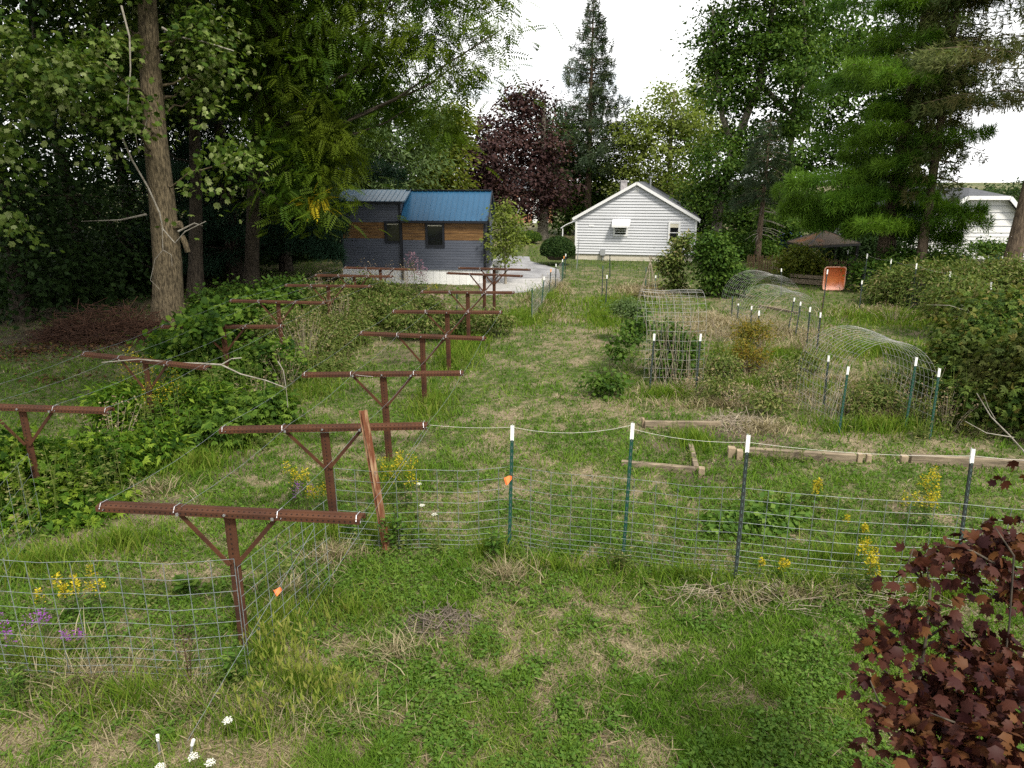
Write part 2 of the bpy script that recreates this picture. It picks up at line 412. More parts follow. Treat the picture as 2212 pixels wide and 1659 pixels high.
L_BURG = leafmat('burgundy_leaf', [(.018, .005, .006), (.034, .010, .008), (.054, .017, .009), (.095, .040, .013)], trans=.14, rough=.55, spec=.12)
L_PINE = leafmat('white_pine_needle', [(.020, .060, .007), (.055, .125, .010), (.12, .21, .016)], trans=.32, patch=(.085, .155, .014), pscale=.35)
L_PINED = leafmat('dark_teal_pine_needle', [(.014, .040, .024), (.028, .066, .038), (.05, .10, .055)], trans=.2)  # dark teal needle tones, varied per tuft
L_SPR = leafmat('spruce_needle', [(.022, .040, .020), (.038, .060, .028), (.065, .085, .040)], trans=.15)
L_SPRO = leafmat('olive_spruce_needle', [(.035, .060, .015), (.065, .090, .022), (.11, .125, .038)], trans=.25, patch=(.085, .075, .025), pscale=.5)
L_YEW = leafmat('clipped_yew', [(.010, .026, .006), (.020, .045, .010), (.04, .07, .016)], trans=.2)
L_BERRY = leafmat('bramble_leaf', [(.018, .048, .007), (.065, .14, .012), (.19, .27, .030)], trans=.42)
L_VINE = leafmat('grape_leaf', [(.020, .05, .009), (.065, .13, .016), (.16, .24, .035)], trans=.42)
L_THICK = leafmat('thicket_leaf', [(.022, .050, .010), (.050, .095, .016), (.10, .15, .026), (.14, .12, .03)], trans=.32, patch=(.07, .075, .02))
L_WEED = leafmat('mixed_weed_leaf', [(.035, .065, .012), (.070, .11, .020), (.13, .16, .04), (.22, .18, .09)], trans=.3)
L_DEAD = leafmat('dead_stalk', [(.12, .085, .05), (.22, .165, .10), (.33, .27, .17)], trans=.2, spec=.1)
L_GOLD = leafmat('goldenrod_bloom', [(.22, .19, .012), (.38, .30, .014), (.50, .40, .03)], trans=.25)
L_PURF = leafmat('loosestrife_bloom', [(.20, .05, .28), (.32, .09, .42)], trans=.3)
L_MAUVE = leafmat('mauve_bloom', [(.14, .075, .11), (.22, .13, .17)], trans=.3)
L_WHITE = leafmat('white_umbel', [(.70, .70, .66), (.82, .82, .78)], trans=.2)
L_GRASS = leafmat('lawn_blade', [(.028, .068, .008), (.058, .126, .012), (.110, .190, .022), (.23, .25, .07)], trans=.35, spec=.06)
L_STRAW = leafmat('straw_blade', [(.13, .105, .058), (.24, .20, .12), (.38, .33, .21)], trans=.25, spec=.1)
L_TALL = leafmat('tall_grass_blade', [(.038, .088, .009), (.078, .15, .014), (.145, .21, .026), (.27, .24, .08)], trans=.4, spec=.06)
L_CLOV = leafmat('ground_herb_leaf', [(.032, .075, .012), (.066, .135, .02), (.13, .20, .035)], trans=.35)
# ---------------------------------------------------------------- ground
SPOTS = []   # (x, y, rx, ry, strength)
for px, py, rx, ry, s in [(1330, 1420, .8, .55, .7), (1270, 1620, .5, .6, .8), (1110, 1290, .7, .5, .55), (1680, 1290, 1.6, .4, .55), (1950, 1300, .9, .4, .5),
        (400, 1480, 1.0, .5, .6), (620, 1440, .6, .5, .4), (800, 1480, .5, .6, .45), (150, 1490, .9, .5, .5), (950, 1370, .55, .35, .7), (700, 1220, .6, .4, .4),
        (330, 1110, 1.0, .6, .7), (530, 995, .8, 1.0, .6), (180, 1190, 1.0, .5, .5), (860, 760, 1.0, 1.2, .45), (1250, 650, 1.0, 4, .5), (1290, 720, 1.6, 2.5, .55),
        (1350, 900, 1.2, 1.5, .35), (1450, 860, 2.2, 1.5, .5), (1590, 920, 1.2, 1.3, .8), (1700, 850, 2.2, 1.5, .6), (1900, 860, 2.0, 1.8, .5), (1650, 760, 2.5, 3.0, .5),
        (1440, 1020, .8, .7, .55), (1880, 960, 2.0, .7, .5), (1560, 690, 2.5, 2.5, .5), (1380, 640, 2.0, 3.0, .45), (1160, 1120, .4, .4, .5), (1470, 1090, .5, .4, .5),
        (1130, 1380, .6, .9, .5), (1200, 1550, .7, .8, .45), (560, 1640, 1.2, .4, .5), (1840, 780, 1.4, 1.6, .4), (230, 1450, .9, .5, .5), (1500, 1650, .6, .5, .3), (120, 1560, 1.2, .5, .7), (330, 1590, 1.2, .4, .6), (900, 1620, .8, .4, .5), (1400, 1300, .8, .4, .5), (1120, 900, .9, 2.2, .55), (1190, 770, .8, 3, .55), (1240, 690, .8, 3, .5), (1060, 1010, .6, .8, .4), (1230, 1000, .9, .9, .35)]:
    g = G(px, py); SPOTS.append((g[0], g[1], rx, ry, s))
DIRT = [(*G(px, py)[:2], rx, ry, s) for px, py, rx, ry, s in [(1595, 930, .9, .8, 1.), (950, 1355, .55, .3, .9), (1440, 965, .5, .35, .7), (1500, 1035, .6, .25, .8), (1650, 960, .8, .3, .7), (1570, 1000, .5, .3, .7), (330, 1095, .7, .35, .8), (1270, 1625, .3, .4, .6), (210, 720, 3.0, 3.0, 1.), (520, 1000, .35, .7, .6), (60, 640, 8, 8, .9), (300, 620, 5, 7, .9), (860, 770, .8, .9, .5)]]
GREEN = [(*G(px, py)[:2], rx, ry, s) for px, py, rx, ry, s in [(1350, 565, 6, 4, .7), (1850, 660, 2.5, 3, .5), (700, 880, 2, 1.5, .4), (1100, 560, 6, 8, .5), (950, 800, 1.2, 2.5, .4), (1950, 1450, 1.5, .8, .35), (1330, 790, .8, 1.4, .3), (1650, 600, 5, 6, .4), (150, 830, 5, 3, .5), (1000, 700, 1.5, 3, .4), (1650, 1600, 1.2, .6, .25)]]
def spots(x, y, L):
    o = np.zeros(np.shape(x))
    for a, b, rx, ry, s in L:
        o = np.maximum(o, s * np.clip(1.25 - ((x - a) / rx) ** 2 - ((y - b) / ry) ** 2, 0, 1))
    return o
def dryness(x, y):
    n = fbm(x, y, .9, 3); n2 = fbm(x, y, 3.2, 9)
    n3 = fbm(x, y, 1.9, 17)
    n4 = fbm(x, y, 6.5, 27)
    d = .205 + .8 * (n - .5) + 1.6 * (n2 - .5) + .8 * (n3 - .5) + 1.7 * (n4 - .5) + spots(x, y, SPOTS) * (.05 + .85 * n3) - .65 * spots(x, y, GREEN)
    return np.clip(d, 0, 1)
def gz(x, y):
    w = np.clip((60 - np.hypot(x, y)) / 20, 0, 1)
    return w * ((fbm(x, y, .45, 21) - .5) * .10 + (fbm(x, y, 2.2, 31) - .5) * .05)
def axis(a, b, st, far):
    o = list(np.arange(a, b + 1e-6, st)); s = st; q = b
    while q < far: s *= 1.45; q += s; o.append(q)
    s = st; q = a; pre = []
    while q > -far: s *= 1.45; q -= s; pre.append(q)
    return np.array(pre[::-1] + o)
gx = axis(-13, 14, .17, 1600); gy = axis(2.5, 42, .2, 1600)
GXX, GYY = np.meshgrid(gx, gy)
gv = np.stack([GXX, GYY, gz(GXX, GYY)], 2).reshape(-1, 3)
nx, ny = len(gx), len(gy)
ii = (np.arange(ny - 1)[:, None] * nx + np.arange(nx - 1)[None]).ravel()
gf = np.concatenate([np.stack([ii, ii + 1, ii + nx + 1], 1), np.stack([ii, ii + nx + 1, ii + nx], 1)])
def groundmat():
    m, nt, out = newmat('yard_soil_and_turf'); L = nt.links.new
    a = N(nt, 'ShaderNodeAttribute', attribute_name='rnd'); b = N(nt, 'ShaderNodeAttribute', attribute_name='dirt')
    geo = N(nt, 'ShaderNodeNewGeometry')
    n1 = N(nt, 'ShaderNodeTexNoise'); n1.inputs['Scale'].default_value = 45; n1.inputs['Detail'].default_value = 5; L(geo.outputs['Position'], n1.inputs['Vector'])
    n2 = N(nt, 'ShaderNodeTexNoise'); n2.inputs['Scale'].default_value = 1.1; n2.inputs['Detail'].default_value = 4; L(geo.outputs['Position'], n2.inputs['Vector'])
    g = ramp(nt, [(.3, (.020, .030, .008)), (.55, (.050, .080, .016)), (.8, (.09, .12, .03))]); L(n1.outputs[0], g.inputs[0])
    s = ramp(nt, [(.3, (.08, .062, .040)), (.5, (.18, .145, .092)), (.75, (.30, .255, .17))]); L(n1.outputs[0], s.inputs[0])
    d = ramp(nt, [(.3, (.030, .024, .018)), (.55, (.085, .065, .048)), (.8, (.17, .135, .10))]); L(n1.outputs[0], d.inputs[0])
    n3 = N(nt, 'ShaderNodeTexNoise'); n3.inputs['Scale'].default_value = 8; n3.inputs['Detail'].default_value = 4; L(geo.outputs['Position'], n3.inputs['Vector'])
    ma = N(nt, 'ShaderNodeMath', operation='MULTIPLY_ADD'); ma.inputs[1].default_value = 2.2; L(n3.outputs[0], ma.inputs[0]); L(a.outputs['Fac'], ma.inputs[2])
    mb_ = N(nt, 'ShaderNodeMath', operation='SUBTRACT', use_clamp=True); mb_.inputs[1].default_value = 1.0; L(ma.outputs[0], mb_.inputs[0])
    m1 = N(nt, 'ShaderNodeMix', data_type='RGBA'); L(mb_.outputs[0], m1.inputs[0]); L(g.outputs[0], m1.inputs[6]); L(s.outputs[0], m1.inputs[7])
    m2 = N(nt, 'ShaderNodeMix', data_type='RGBA'); L(b.outputs['Fac'], m2.inputs[0]); L(m1.outputs[2], m2.inputs[6]); L(d.outputs[0], m2.inputs[7])
    p = N(nt, 'ShaderNodeBsdfPrincipled'); p.inputs['Roughness'].default_value = .95; p.inputs['Specular IOR Level'].default_value = .1
    bp = N(nt, 'ShaderNodeBump'); bp.inputs['Strength'].default_value = .8; bp.inputs['Distance'].default_value = .03
    L(n1.outputs[0], bp.inputs['Height']); L(bp.outputs[0], p.inputs['Normal']); L(m2.outputs[2], p.inputs['Base Color']); L(p.outputs[0], out.inputs[0])
    return m
go = fast('ground', [(gv, gf, dryness(gv[:, 0], gv[:, 1]))], groundmat(), smooth=True)
at = go.data.attributes.new('dirt', 'FLOAT', 'POINT')
at.data.foreach_set('value', np.clip(spots(gv[:, 0], gv[:, 1], DIRT) * (.5 + fbm(gv[:, 0], gv[:, 1], 2.5, 5)), 0, 1).astype(np.float32))
tag(go, 'rough green and straw coloured yard ground', kind='structure')
def sheet(name, poly, z, m, label):
    mb = MB(); P = [G(*p) for p in poly]
    mb.add([(p[0], p[1], z) for p in P], [tuple(range(len(P)))])
    mb.add([(p[0], p[1], z) for p in P] + [(p[0], p[1], -.1) for p in P], [(i, len(P) + i, len(P) + (i + 1) % len(P), (i + 1) % len(P)) for i in range(len(P))])
    return tag(mb.build(name, m), label, kind='structure')
sheet('driveway', [(1075, 552), (1143, 556), (1146, 566), (1185, 577), (1207, 584), (1212, 606), (1206, 612), (1160, 630), (1040, 640), (1030, 600)], .05, ASPH, 'grey asphalt driveway beside the slate blue tiny house')
sheet('concrete_pad', [(1062, 606), (1205, 603), (1196, 612), (1158, 629), (1042, 637), (1035, 612)], .062, SLAB, 'pale concrete pad at the near edge of the driveway')

# ---------------------------------------------------------------- trellis posts (rusted T frames)
WB, HB = 2.56, 1.5
def make_trellis():
    t = thing('trellis_post', None, 'trellis')
    mb = MB()
    # rail: flanged hat section, lip towards the viewer
    prof = [(-.075, -.012), (-.075, -.060), (-.060, -.060), (-.060, -.016), (.060, -.016), (.060, -.060), (.075, -.060), (.075, -.012), (.030, 0), (.012, .0), (.008, .010), (-.008, .010), (-.012, 0), (-.030, 0)]
    mb.extrude([(a, b) for a, b in prof], (-WB / 2, 0, HB), (1, 0, 0), (0, 1, 0), (0, 0, 1), WB)
    n = 50
    for i in range(n):
        x = -WB / 2 + .04 + (WB - .08) * i / (n - 1)
        mb.box((x, -.0755, HB - .036), (.014, .004, .014), m=1)
        mb.box((x, -.046, HB - .0035), (.013, .013, .006), m=1)
    mb.build('beam', [RUST, RUSTD], t)
    p = MB()
    p.extrude([(-.055, -.02), (-.055, -.010), (-.022, -.010), (-.015, .034), (.015, .034), (.022, -.010), (.055, -.010), (.055, -.02), (.024, -.032), (-.024, -.032)], (0, .02, -.15), (0, 0, 1), (1, 0, 0), (0, 1, 0), HB + .10)
    for i in range(26): p.box((0, -.0125, .1 + .05 * i), (.014, .004, .016), m=1)
    p.build('post', [RUST, RUSTD], t)
    for s in (-1, 1):
        b = MB(); b.bar((s * .03, -.03, HB - .56), (s * .47, -.03, HB - .06), .040, .012, up=(0, 1, 0))
        b.build('brace', RUST, t)
        q = MB(); q.tube([(s * .46, -.088, HB - .045), (s * .46, -.07, HB - .045)], .014, 6); q.box((s * .46, -.086, HB - .045), (.026, .006, .026))
        q.build('bolt', BOLT, t)
    for x in (-1.24, -.5, .5, 1.24):
        q = MB(); q.tube([(x + .012 * math.sin(3 * k), .082 * math.cos(k * 1.05), HB - .026 + .046 * math.sin(k * 1.05)) for k in range(7)] + [(x + .05, -.10, HB - .03)], .0045, 5); q.build('wire_tie', BOLT, t)
    q = MB(); q.tube([(0, -.088, HB - .03), (0, -.06, HB - .03)], .013, 6); q.build('bolt', BOLT, t)
    return t
T0 = make_trellis()
TRE = {}
def trellis(key, xl, yl, xr, yr, label, group):
    a, b = G(xl, yl, HB), G(xr, yr, HB)
    o = T0 if not TRE else copy_tree(T0)
    c = (a + b) / 2; ang = math.atan2(b[1] - a[1], b[0] - a[0])
    o.location = (float(c[0]), float(c[1]), 0); o.rotation_euler = (random.gauss(0, .02), random.gauss(0, .011), ang)
    o['label'] = label; o['group'] = group; TRE[key] = (c, ang)
GRR = 'rusted trellis frames of the row beside the mown path'
GLL = 'rusted trellis frames of the overgrown row near the woods'
for k, a in enumerate([(203, 1085, 798, 1121, 'largest nearest rusted T frame at the corner of the wire panels'),
        (484, 916, 930, 918, 'rusted T frame crossed by the leaning rusty post'),
        (663, 801, 1002, 806, 'rusted T frame second behind the leaning rusty post'),
        (779, 716, 1050, 727, 'rusted T frame behind a loop of cord, fourth in the path row'),
        (848, 669, 1087, 672, 'rusted T frame with the log pile just behind its beam'),
        (908, 628, 1114, 630, 'rusted T frame standing in front of the log pile'),
        (955, 588, 1139, 595, 'rusted T frame against the white skirting with hanging brace'),
        (985, 577, 1151, 582, 'rusted T frame farthest along the path row by the driveway')]):
    trellis('R%d' % k, *a, GRR)
for k, a in enumerate([(-150, 868, 250, 881, 'rusted T frame cut by the left edge above the broad leaved brambles'),
        (163, 763, 462, 788, 'rusted T frame with a bare grey branch lying on its beam'),
        (338, 702, 625, 703, 'rusted T frame smothered in grape vine below the big tree'),
        (487, 646, 717, 653, 'rusted T frame above the tan dead stalks, right of the big trunk'),
        (620, 614, 798, 617, 'rusted T frame half hidden in weeds before the tiny house'),
        (682, 592, 850, 595, 'rusted T frame against the left part of the skirting'),
        (743, 577, 899, 580, 'rusted T frame nearest the tiny house in the overgrown row')]):
    trellis('L%d' % k, *a, GLL)
# wires strung from beam to beam
def strung(row, n, off, label):
    mb = MB(); pts = []
    for k in range(n):
        c, a = TRE['%s%d' % (row, k)]
        pts.append(c + V(math.cos(a), math.sin(a), 0) * off + V(0, 0, .008))
    full = []
    for i in range(len(pts) - 1):
        for q in range(4):
            t = q / 4; full.append(pts[i] + (pts[i + 1] - pts[i]) * t - V(0, 0, .05 * math.sin(math.pi * t)))
    full.append(pts[-1]); mb.tube(full, .0019, 4)
    tag(mb.build('trellis_wire', WIRE), label, 'wire', 'wires strung along the trellis rows')
for off, w in [(-1.24, 'outer wire on the woods side'), (-.46, 'inner wire on the woods side'), (.46, 'inner wire on the path side'), (1.24, 'outer wire on the path side')]:
    strung('R', 8, off, w + ' of the trellis row beside the path')
    strung('L', 7, off, w + ' of the overgrown trellis row')
def guy(name, a, b, label, cat, r=.0019, sag=0., m=WIRE, n=8, group=None):
    a, b = np.asarray(a, float), np.asarray(b, float); mb = MB()
    mb.tube([a + (b - a) * i / n - V(0, 0, sag * 4 * (i / n) * (1 - i / n)) for i in range(n + 1)], r, 5, 0)
    return tag(mb.build(name, m), label, cat, group)
# leaning rusty post
b0 = G(838, 1198); t0 = A(784, 886, b0[1] + .12); d = unit(t0 - b0)
t = thing('leaning_post', 'rusty peeling channel post leaning against the second T frame', 'post', b0)
mb = MB(); ex = d; eu = unit(np.cross(V(0, 1, 0), d)); ed = unit(np.cross(d, eu))
if ed[1] > 0: ed = -ed
mb.extrude([(-.05, .0), (-.05, .008), (-.02, .01), (-.012, .045), (.012, .045), (.02, .01), (.05, .008), (.05, 0), (.016, 0), (.008, .03), (-.008, .03), (-.016, 0)], b0 - d * .1, d, eu, ed, np.linalg.norm(t0 - b0) + .1)
mb.build('channel', RUSTP, t)
# ---------------------------------------------------------------- T-posts
def make_tpost(green, tip):
    t = thing('fence_post', None, 'fence post')
    mb = MB()
    mb.box((0, 0, .45), (.040, .006, 1.1)); mb.box((0, .0205, .45), (.006, .035, 1.1))
    for i in range(17):
        mb.box((0, -.0055, .08 + .05 * i), (.013, .005, .022), m=1)
    mb.build('shaft', [green, STUD], t)
    if tip is not None:
        q = MB(); q.box((0, 0, .943), (.043, .009, .114)); q.box((0, .0225, .943), (.009, .038, .114)); q.build('tip', tip, t)
    return t
TP = {}
def tpost(bx, by, tx, ty, label, kind='gw', group=None):
    gm = {'g': TGREEN, 'b': TBLACK, 'r': RUST, 'y': PIPE}[kind[0]]; tm = {'w': TWHITE, 'o': TORANGE, '-': None, 'd': STUD}[kind[1]]
    o = TP.get(kind)
    if o is None: o = TP[kind] = make_tpost(gm, tm)
    else: o = copy_tree(o)
    b = G(bx, by); tp = A(tx, ty, b[1]); v = Vector([float(c) for c in tp - b]); L = v.length
    q = Vector((0, 0, 1)).rotation_difference(v)
    o.location = [float(c) for c in b]; o.rotation_mode = 'QUATERNION'; o.rotation_quaternion = q
    o.scale = (1, 1, L); o['label'] = label
    if group: o['group'] = group
    return tp, b
GF = 'T posts of the near wire fence'
front = [tpost(1100, 1190, 1107, 919, 'green T post with white tip and an orange flag tied to it', 'gw', GF),
         tpost(1346, 1205, 1367, 914, 'green T post with white tip between the flagged post and the timber bed', 'gw', GF),
         tpost(1588, 1250, 1617, 940, 'dark T post with white tip in front of the timber end blocks', 'bw', GF),
         tpost(2068, 1225, 2103, 970, 'dark T post with white tip behind the burgundy maple leaves', 'bw', GF)]
GA = 'T posts around the garden arches'
for a in [(1403, 848, 1413.8, 721, 'dark post with white tip at the left front of the upright grid arch', 'bw'),
          (1502, 856, 1514, 721, 'dark post with white tip at the right front of the upright grid arch', 'bw'),
          (1779, 880, 1790.5, 768, 'dark twisted vine covered post with white tip left of the near wire arch', 'bw'),
          (1812, 938, 1833, 792, 'green T post with white tip, front left of the near wire arch', 'gw'),
          (1955, 930, 1980.5, 772, 'green T post with white tip inside the right leg of the near wire arch', 'gw'),
          (2008, 952, 2030, 796, 'green T post with white tip by the thicket right of the near arch', 'gw'),
          (1580, 690, 1582.5, 640, 'grey tipped short post at the left rear of the middle arches', 'bd'),
          (1593, 690, 1595, 656, 'short dark post with white tip left of the middle arches', 'bw'),
          (1620, 730, 1623.8, 661, 'white tipped post at the left leg of the middle arches', 'bw'),
          (1634, 765, 1640, 671, 'white tipped post behind the yellowing shrub', 'bw'),
          (1702, 717, 1716.6, 643, 'dark leaning post, leftmost in the row of four on the grass', 'bw'),
          (1718, 727, 1730, 652, 'dark leaning post, second in the row of four on the grass', 'bw'),
          (1741, 759, 1750.5, 663, 'dark post, third in the row of four with tall weeds at its foot', 'bw'),
          (1763, 771, 1773, 675, 'dark post with long white tip, nearest in the row of four', 'bw')]:
    tpost(*a[:6], GA)
GP = 'fence posts along the driveway edge'
for a in [(1149, 694, 1149.6, 622, 'plain grey green post nearest the camera on the driveway fence', 'g-'),
          (1169, 668, 1175.6, 597, 'slim white tipped post second on the driveway fence', 'gw'),
          (1185, 642, 1190.4, 581, 'post with a pale orange cap beside the concrete pad', 'bo'),
          (1199.5, 627, 1201.3, 570, 'white tipped post standing at the edge of the asphalt', 'bw'),
          (1213.8, 610, 1215.3, 560, 'green white tipped post beside the far end of the asphalt', 'gw'),
          (1216, 604, 1218.4, 553, 'orange capped post before the clipped round bush', 'go'),
          (1220, 600, 1222.3, 548, 'white capped post at the far end of the driveway fence', 'bw'),
          (1245.6, 581, 1250.8, 516, 'tall bare grey pipe post at the house corner', 'y-')]:
    tpost(*a[:6], GP)
GQ = 'thin posts around the far vegetable beds'
for a in [(1317, 600, 1317.5, 550, 'thin dark post on the lawn below the house meter', 'b-'),
          (1300.5, 641, 1302.4, 574, 'dark post with grey tip left of the straw bed', 'bd'),
          (1308.3, 664, 1311.4, 594, 'dark post with pale tip nearest the path by the straw bed', 'bw'),
          (1394, 640, 1395.7, 577, 'green post with grey tip behind the bean teepee', 'gd'),
          (1414.5, 644, 1416.6, 595, 'green post with pale tip at the back of the grid arch', 'gw'),
          (1422, 600, 1422.5, 560, 'thin plain dark post left of the young fruit tree', 'b-'),
          (1464, 628, 1465.5, 556, 'grey stake holding the young fruit tree', 'y-'),
          (1535, 626, 1538, 571, 'grey tipped stake in front of the leafy bush', 'bd'),
          (1627, 586, 1628.4, 551, 'orange capped post at the left end of the lath fence', 'bo'),
          (1687, 640, 1688, 580, 'white tipped post seen through the middle arches', 'bw'),
          (1776, 672, 1788, 582, 'thin white tipped post in front of the orange tub', 'bw'),
          (987, 668, 987, 632, 'short black post beside the log pile', 'b-')]:
    tpost(*a[:6], GQ)
GR = 'white tipped posts of the fence below the pines'
rf = [tpost(*a[:6], GR) for a in [(1829, 607, 1831.8, 541, 'white tipped post in the gazebo shade', 'bw'),
          (1863, 635, 1873.9, 548, 'white tipped post right of the gazebo corner', 'bw'),
          (1914, 652, 1925.6, 559, 'white tipped post in front of the thick pine trunk', 'bw'),
          (1966, 676, 1980.5, 569, 'white tipped post standing in the goldenrod hedge', 'bw'),
          (2041, 700, 2053, 587, 'white tipped post mostly sunk in the thicket', 'bw'),
          (2128, 740, 2142, 610, 'white post tip poking out of the thicket nearest the right edge', 'bw')]]
tpost(1855.5, 676, 1862.4, 606, 'dark white tipped post alone on the grass right of the orange tub', 'bw', GR)
# ---------------------------------------------------------------- wire fences
def wirefence(name, base, H, hs, step, label, r=.0022, m=WIRE, cat='wire fence', group=None, jit=.005, bulge=0.):
    mb = MB(); base = [np.asarray(p, float) for p in base]; cum = [0]
    for i in range(len(base) - 1): cum.append(cum[-1] + np.linalg.norm(base[i + 1] - base[i]))
    def at_(s):
        s = min(max(s, 0), cum[-1] - 1e-6); i = max(j for j in range(len(base) - 1) if cum[j] <= s)
        q = (s - cum[i]) / (cum[i + 1] - cum[i]); p = base[i] + (base[i + 1] - base[i]) * q
        return p + V(0, -bulge * math.sin(math.pi * q), -.03 * math.sin(math.pi * q) if bulge else 0)
    nn = max(2, int(cum[-1] / .5)); ph = rng.random() * 6
    wob = lambda s, h: V(0, jit * math.sin(s * 2.1 + h * 3 + ph), jit * .9 * math.sin(s * 1.3 + ph + h))
    for h in hs:
        mb.tube([at_(cum[-1] * i / nn) + V(0, 0, h) + wob(cum[-1] * i / nn, h) for i in range(nn + 1)], r, 4)
    k = int(cum[-1] / step)
    for i in range(k + 1):
        s = step * i; mb.tube([at_(s) + V(0, -r * 1.6, h) + wob(s, h) for h in (hs[0], hs[len(hs) // 2], hs[-1])], r * 1.5, 4)
    return tag(mb.build(name, m), label, cat, group)
HOG = [.02, .07, .12, .18, .25, .33, .43, .55, .68, .82, .96, 1.10]
CAT = [.02, .08, .14, .21, .29, .39, .51, .65, .80, .95, 1.10, 1.26]
g = lambda *p: G(*p)
def gt_(px, py, h=1.1):
    p = G(px, py, h); p[2] = 0; return p
wirefence('wire_fence', [gt_(722, 1012), gt_(905, 1014), gt_(1098, 1008)], 1.1, HOG, .245, 'sagging wire mesh fence between the second T frame and the flagged post', bulge=.02)
wirefence('wire_fence', [gt_(1104, 1006), gt_(1352, 1030), gt_(1600, 1054), gt_(2085, 1086), gt_(2420, 1108)], 1.1, HOG, .245, 'long galvanised wire mesh fence running right from the flagged post', bulge=.02)
wirefence('wire_fence', [gt_(505, 1207, 1.26), gt_(240, 1209, 1.26), gt_(0, 1204, 1.26), gt_(-300, 1190, 1.26)], 1.26, CAT, .2, 'large square mesh wire panel at the lower left of the nearest T frame', r=.0023, bulge=.03)
wirefence('wire_fence', [gt_(512, 1215, 1.15), gt_(600, 1145, 1.15), gt_(705, 1070, 1.15)], 1.2, [.05, .2, .35, .5, .65, .8, .95, 1.1], .2, 'slanting wire panel joining the two nearest T frames', r=.0022)
wirefence('wire_fence', [g(95, 1150), g(-20, 1330), g(-150, 1500)], 1.1, HOG[3::2], .4, 'wire mesh panel in front of the broad leaved brambles', r=.0014)
wirefence('wire_fence', [g(1830, 606), g(1863, 640), g(1914, 656), g(1966, 680), g(2041, 704)], 1.0, HOG[3:], .2, 'dark wire mesh fence below the pines and goldenrod hedge', m=TBLACK, r=.004)
wirefence('wire_fence', [g(1150, 695), g(1170, 668), g(1186, 642), g(1200, 627), g(1214, 609)], .9, [.1, .3, .5, .7, .9], .25, 'thin wire fence strung on the driveway posts', m=WIREG, r=.003)
wirefence('wire_fence', [g(1220, 602), g(1317, 603), g(1423, 603), g(1530, 612)], .9, [.15, .4, .65, .9], .3, 'thin green wire fence across the lawn in front of the white house', m=TGREEN, r=.003)
# top cords
def cord(pts, label, sag=.05, group='cords tied along the fence tops', r=.0018, m=ROPE):
    mb = MB(); full = []
    for i in range(len(pts) - 1):
        a, b = np.asarray(pts[i]), np.asarray(pts[i + 1])
        for q in range(6):
            t = q / 6; full.append(a + (b - a) * t - V(0, 0, sag * 4 * t * (1 - t)))
    full.append(np.asarray(pts[-1])); mb.tube(full, r, 5)
    return tag(mb.build('white_rope', m), label, 'cord', group)
c2, a2 = TRE['R1']; r2 = c2 + V(math.cos(a2), math.sin(a2), 0) * 1.27
pt = [p[0] - V(0, .006, .02) for p in front]
cord([r2, pt[0]], 'white cord from the second T frame to the flagged post', .02)
cord([pt[0], pt[1]], 'sagging white cord between the two green posts', .085)
cord([pt[1] - V(0, 0, .05), pt[2] - V(0, 0, .06), pt[3] - V(0, 0, .06), pt[3] + V(2.2, .1, -.15)], 'long white cord running right along the dark posts', .05)
cord([p[0] - V(0, .01, .05) for p in rf], 'pale cord along the white tipped posts below the pines', .06)
cord([c2 + V(-.5, -.06, -.03), c2 + V(.45, -.06, -.02)], 'loose white cord looped under the second T frame beam', .06)
c3, a3 = TRE['R2']
cord([c3 + V(-.45, -.06, -.03), c3 + V(.5, -.06, -.02)], 'loose white cord looped under the third T frame beam', .04)
c0, a0 = TRE['R0']
guy('guy_wire', G(405, 1600, .15), c0 + V(.85, -.06, -.05), 'tight guy wire from the white tipped stake up to the nearest T frame', 'wire')
guy('guy_wire', G(660, 1330, .1), r2 + V(0, 0, -.02), 'guy wire slanting from the wire panel to the second T frame', 'wire')
# flags and stakes
def flag(name, p, s, label, m=FLAG, group=None):
    mb = MB(); n = 5; vs = []
    for i in range(n + 1):
        u = i / n
        vs += [p + V(-u * s * .75, -.01 + .02 * math.sin(u * 5), -.1 * s * u), p + V(-u * s * .55, -.012 + .02 * math.sin(u * 5 + 1), -s * (.35 + .55 * u))]
    mb.add(vs, [(2 * i, 2 * i + 1, 2 * i + 3, 2 * i + 2) for i in range(n)])
    mb.add([v + V(0, .004, 0) for v in vs], [(2 * i, 2 * i + 2, 2 * i + 3, 2 * i + 1) for i in range(n)])
    return tag(mb.build(name, m), label, 'flag', group)
b = front[0][1]
flag('marker_flag', V(*A(1106, 1028, b[1] - .03)), .13, 'orange plastic flag tied to the green fence post')
flag('marker_flag', A(608, 1270, G(600, 1400)[1]), .09, 'small orange ribbon tied on the slanting wire panel')
flag('marker_flag', A(1995, 1336, G(1990, 1420)[1]), .05, 'small orange tag glimpsed through the burgundy maple')
for (bx, by, tx, ty, lb) in [(345, 1632, 340, 1588, 'short white tipped stake beside the lowest white flower head'), (405, 1645, 418, 1598, 'leaning white tipped stake holding the guy wire')]:
    a = G(bx, by); tp = A(tx, ty, a[1])
    t = thing('garden_stake', lb, 'stake', a, group='white tipped stakes in the lower left weeds')
    mb = MB(); mb.tube([a - V(0, 0, .1), a + (tp - a) * .75], .009, 6); mb.build('shaft', PIPE, t)
    mb = MB(); mb.tube([a + (tp - a) * .75, tp], .014, 6); mb.build('cap', TWHITE, t)
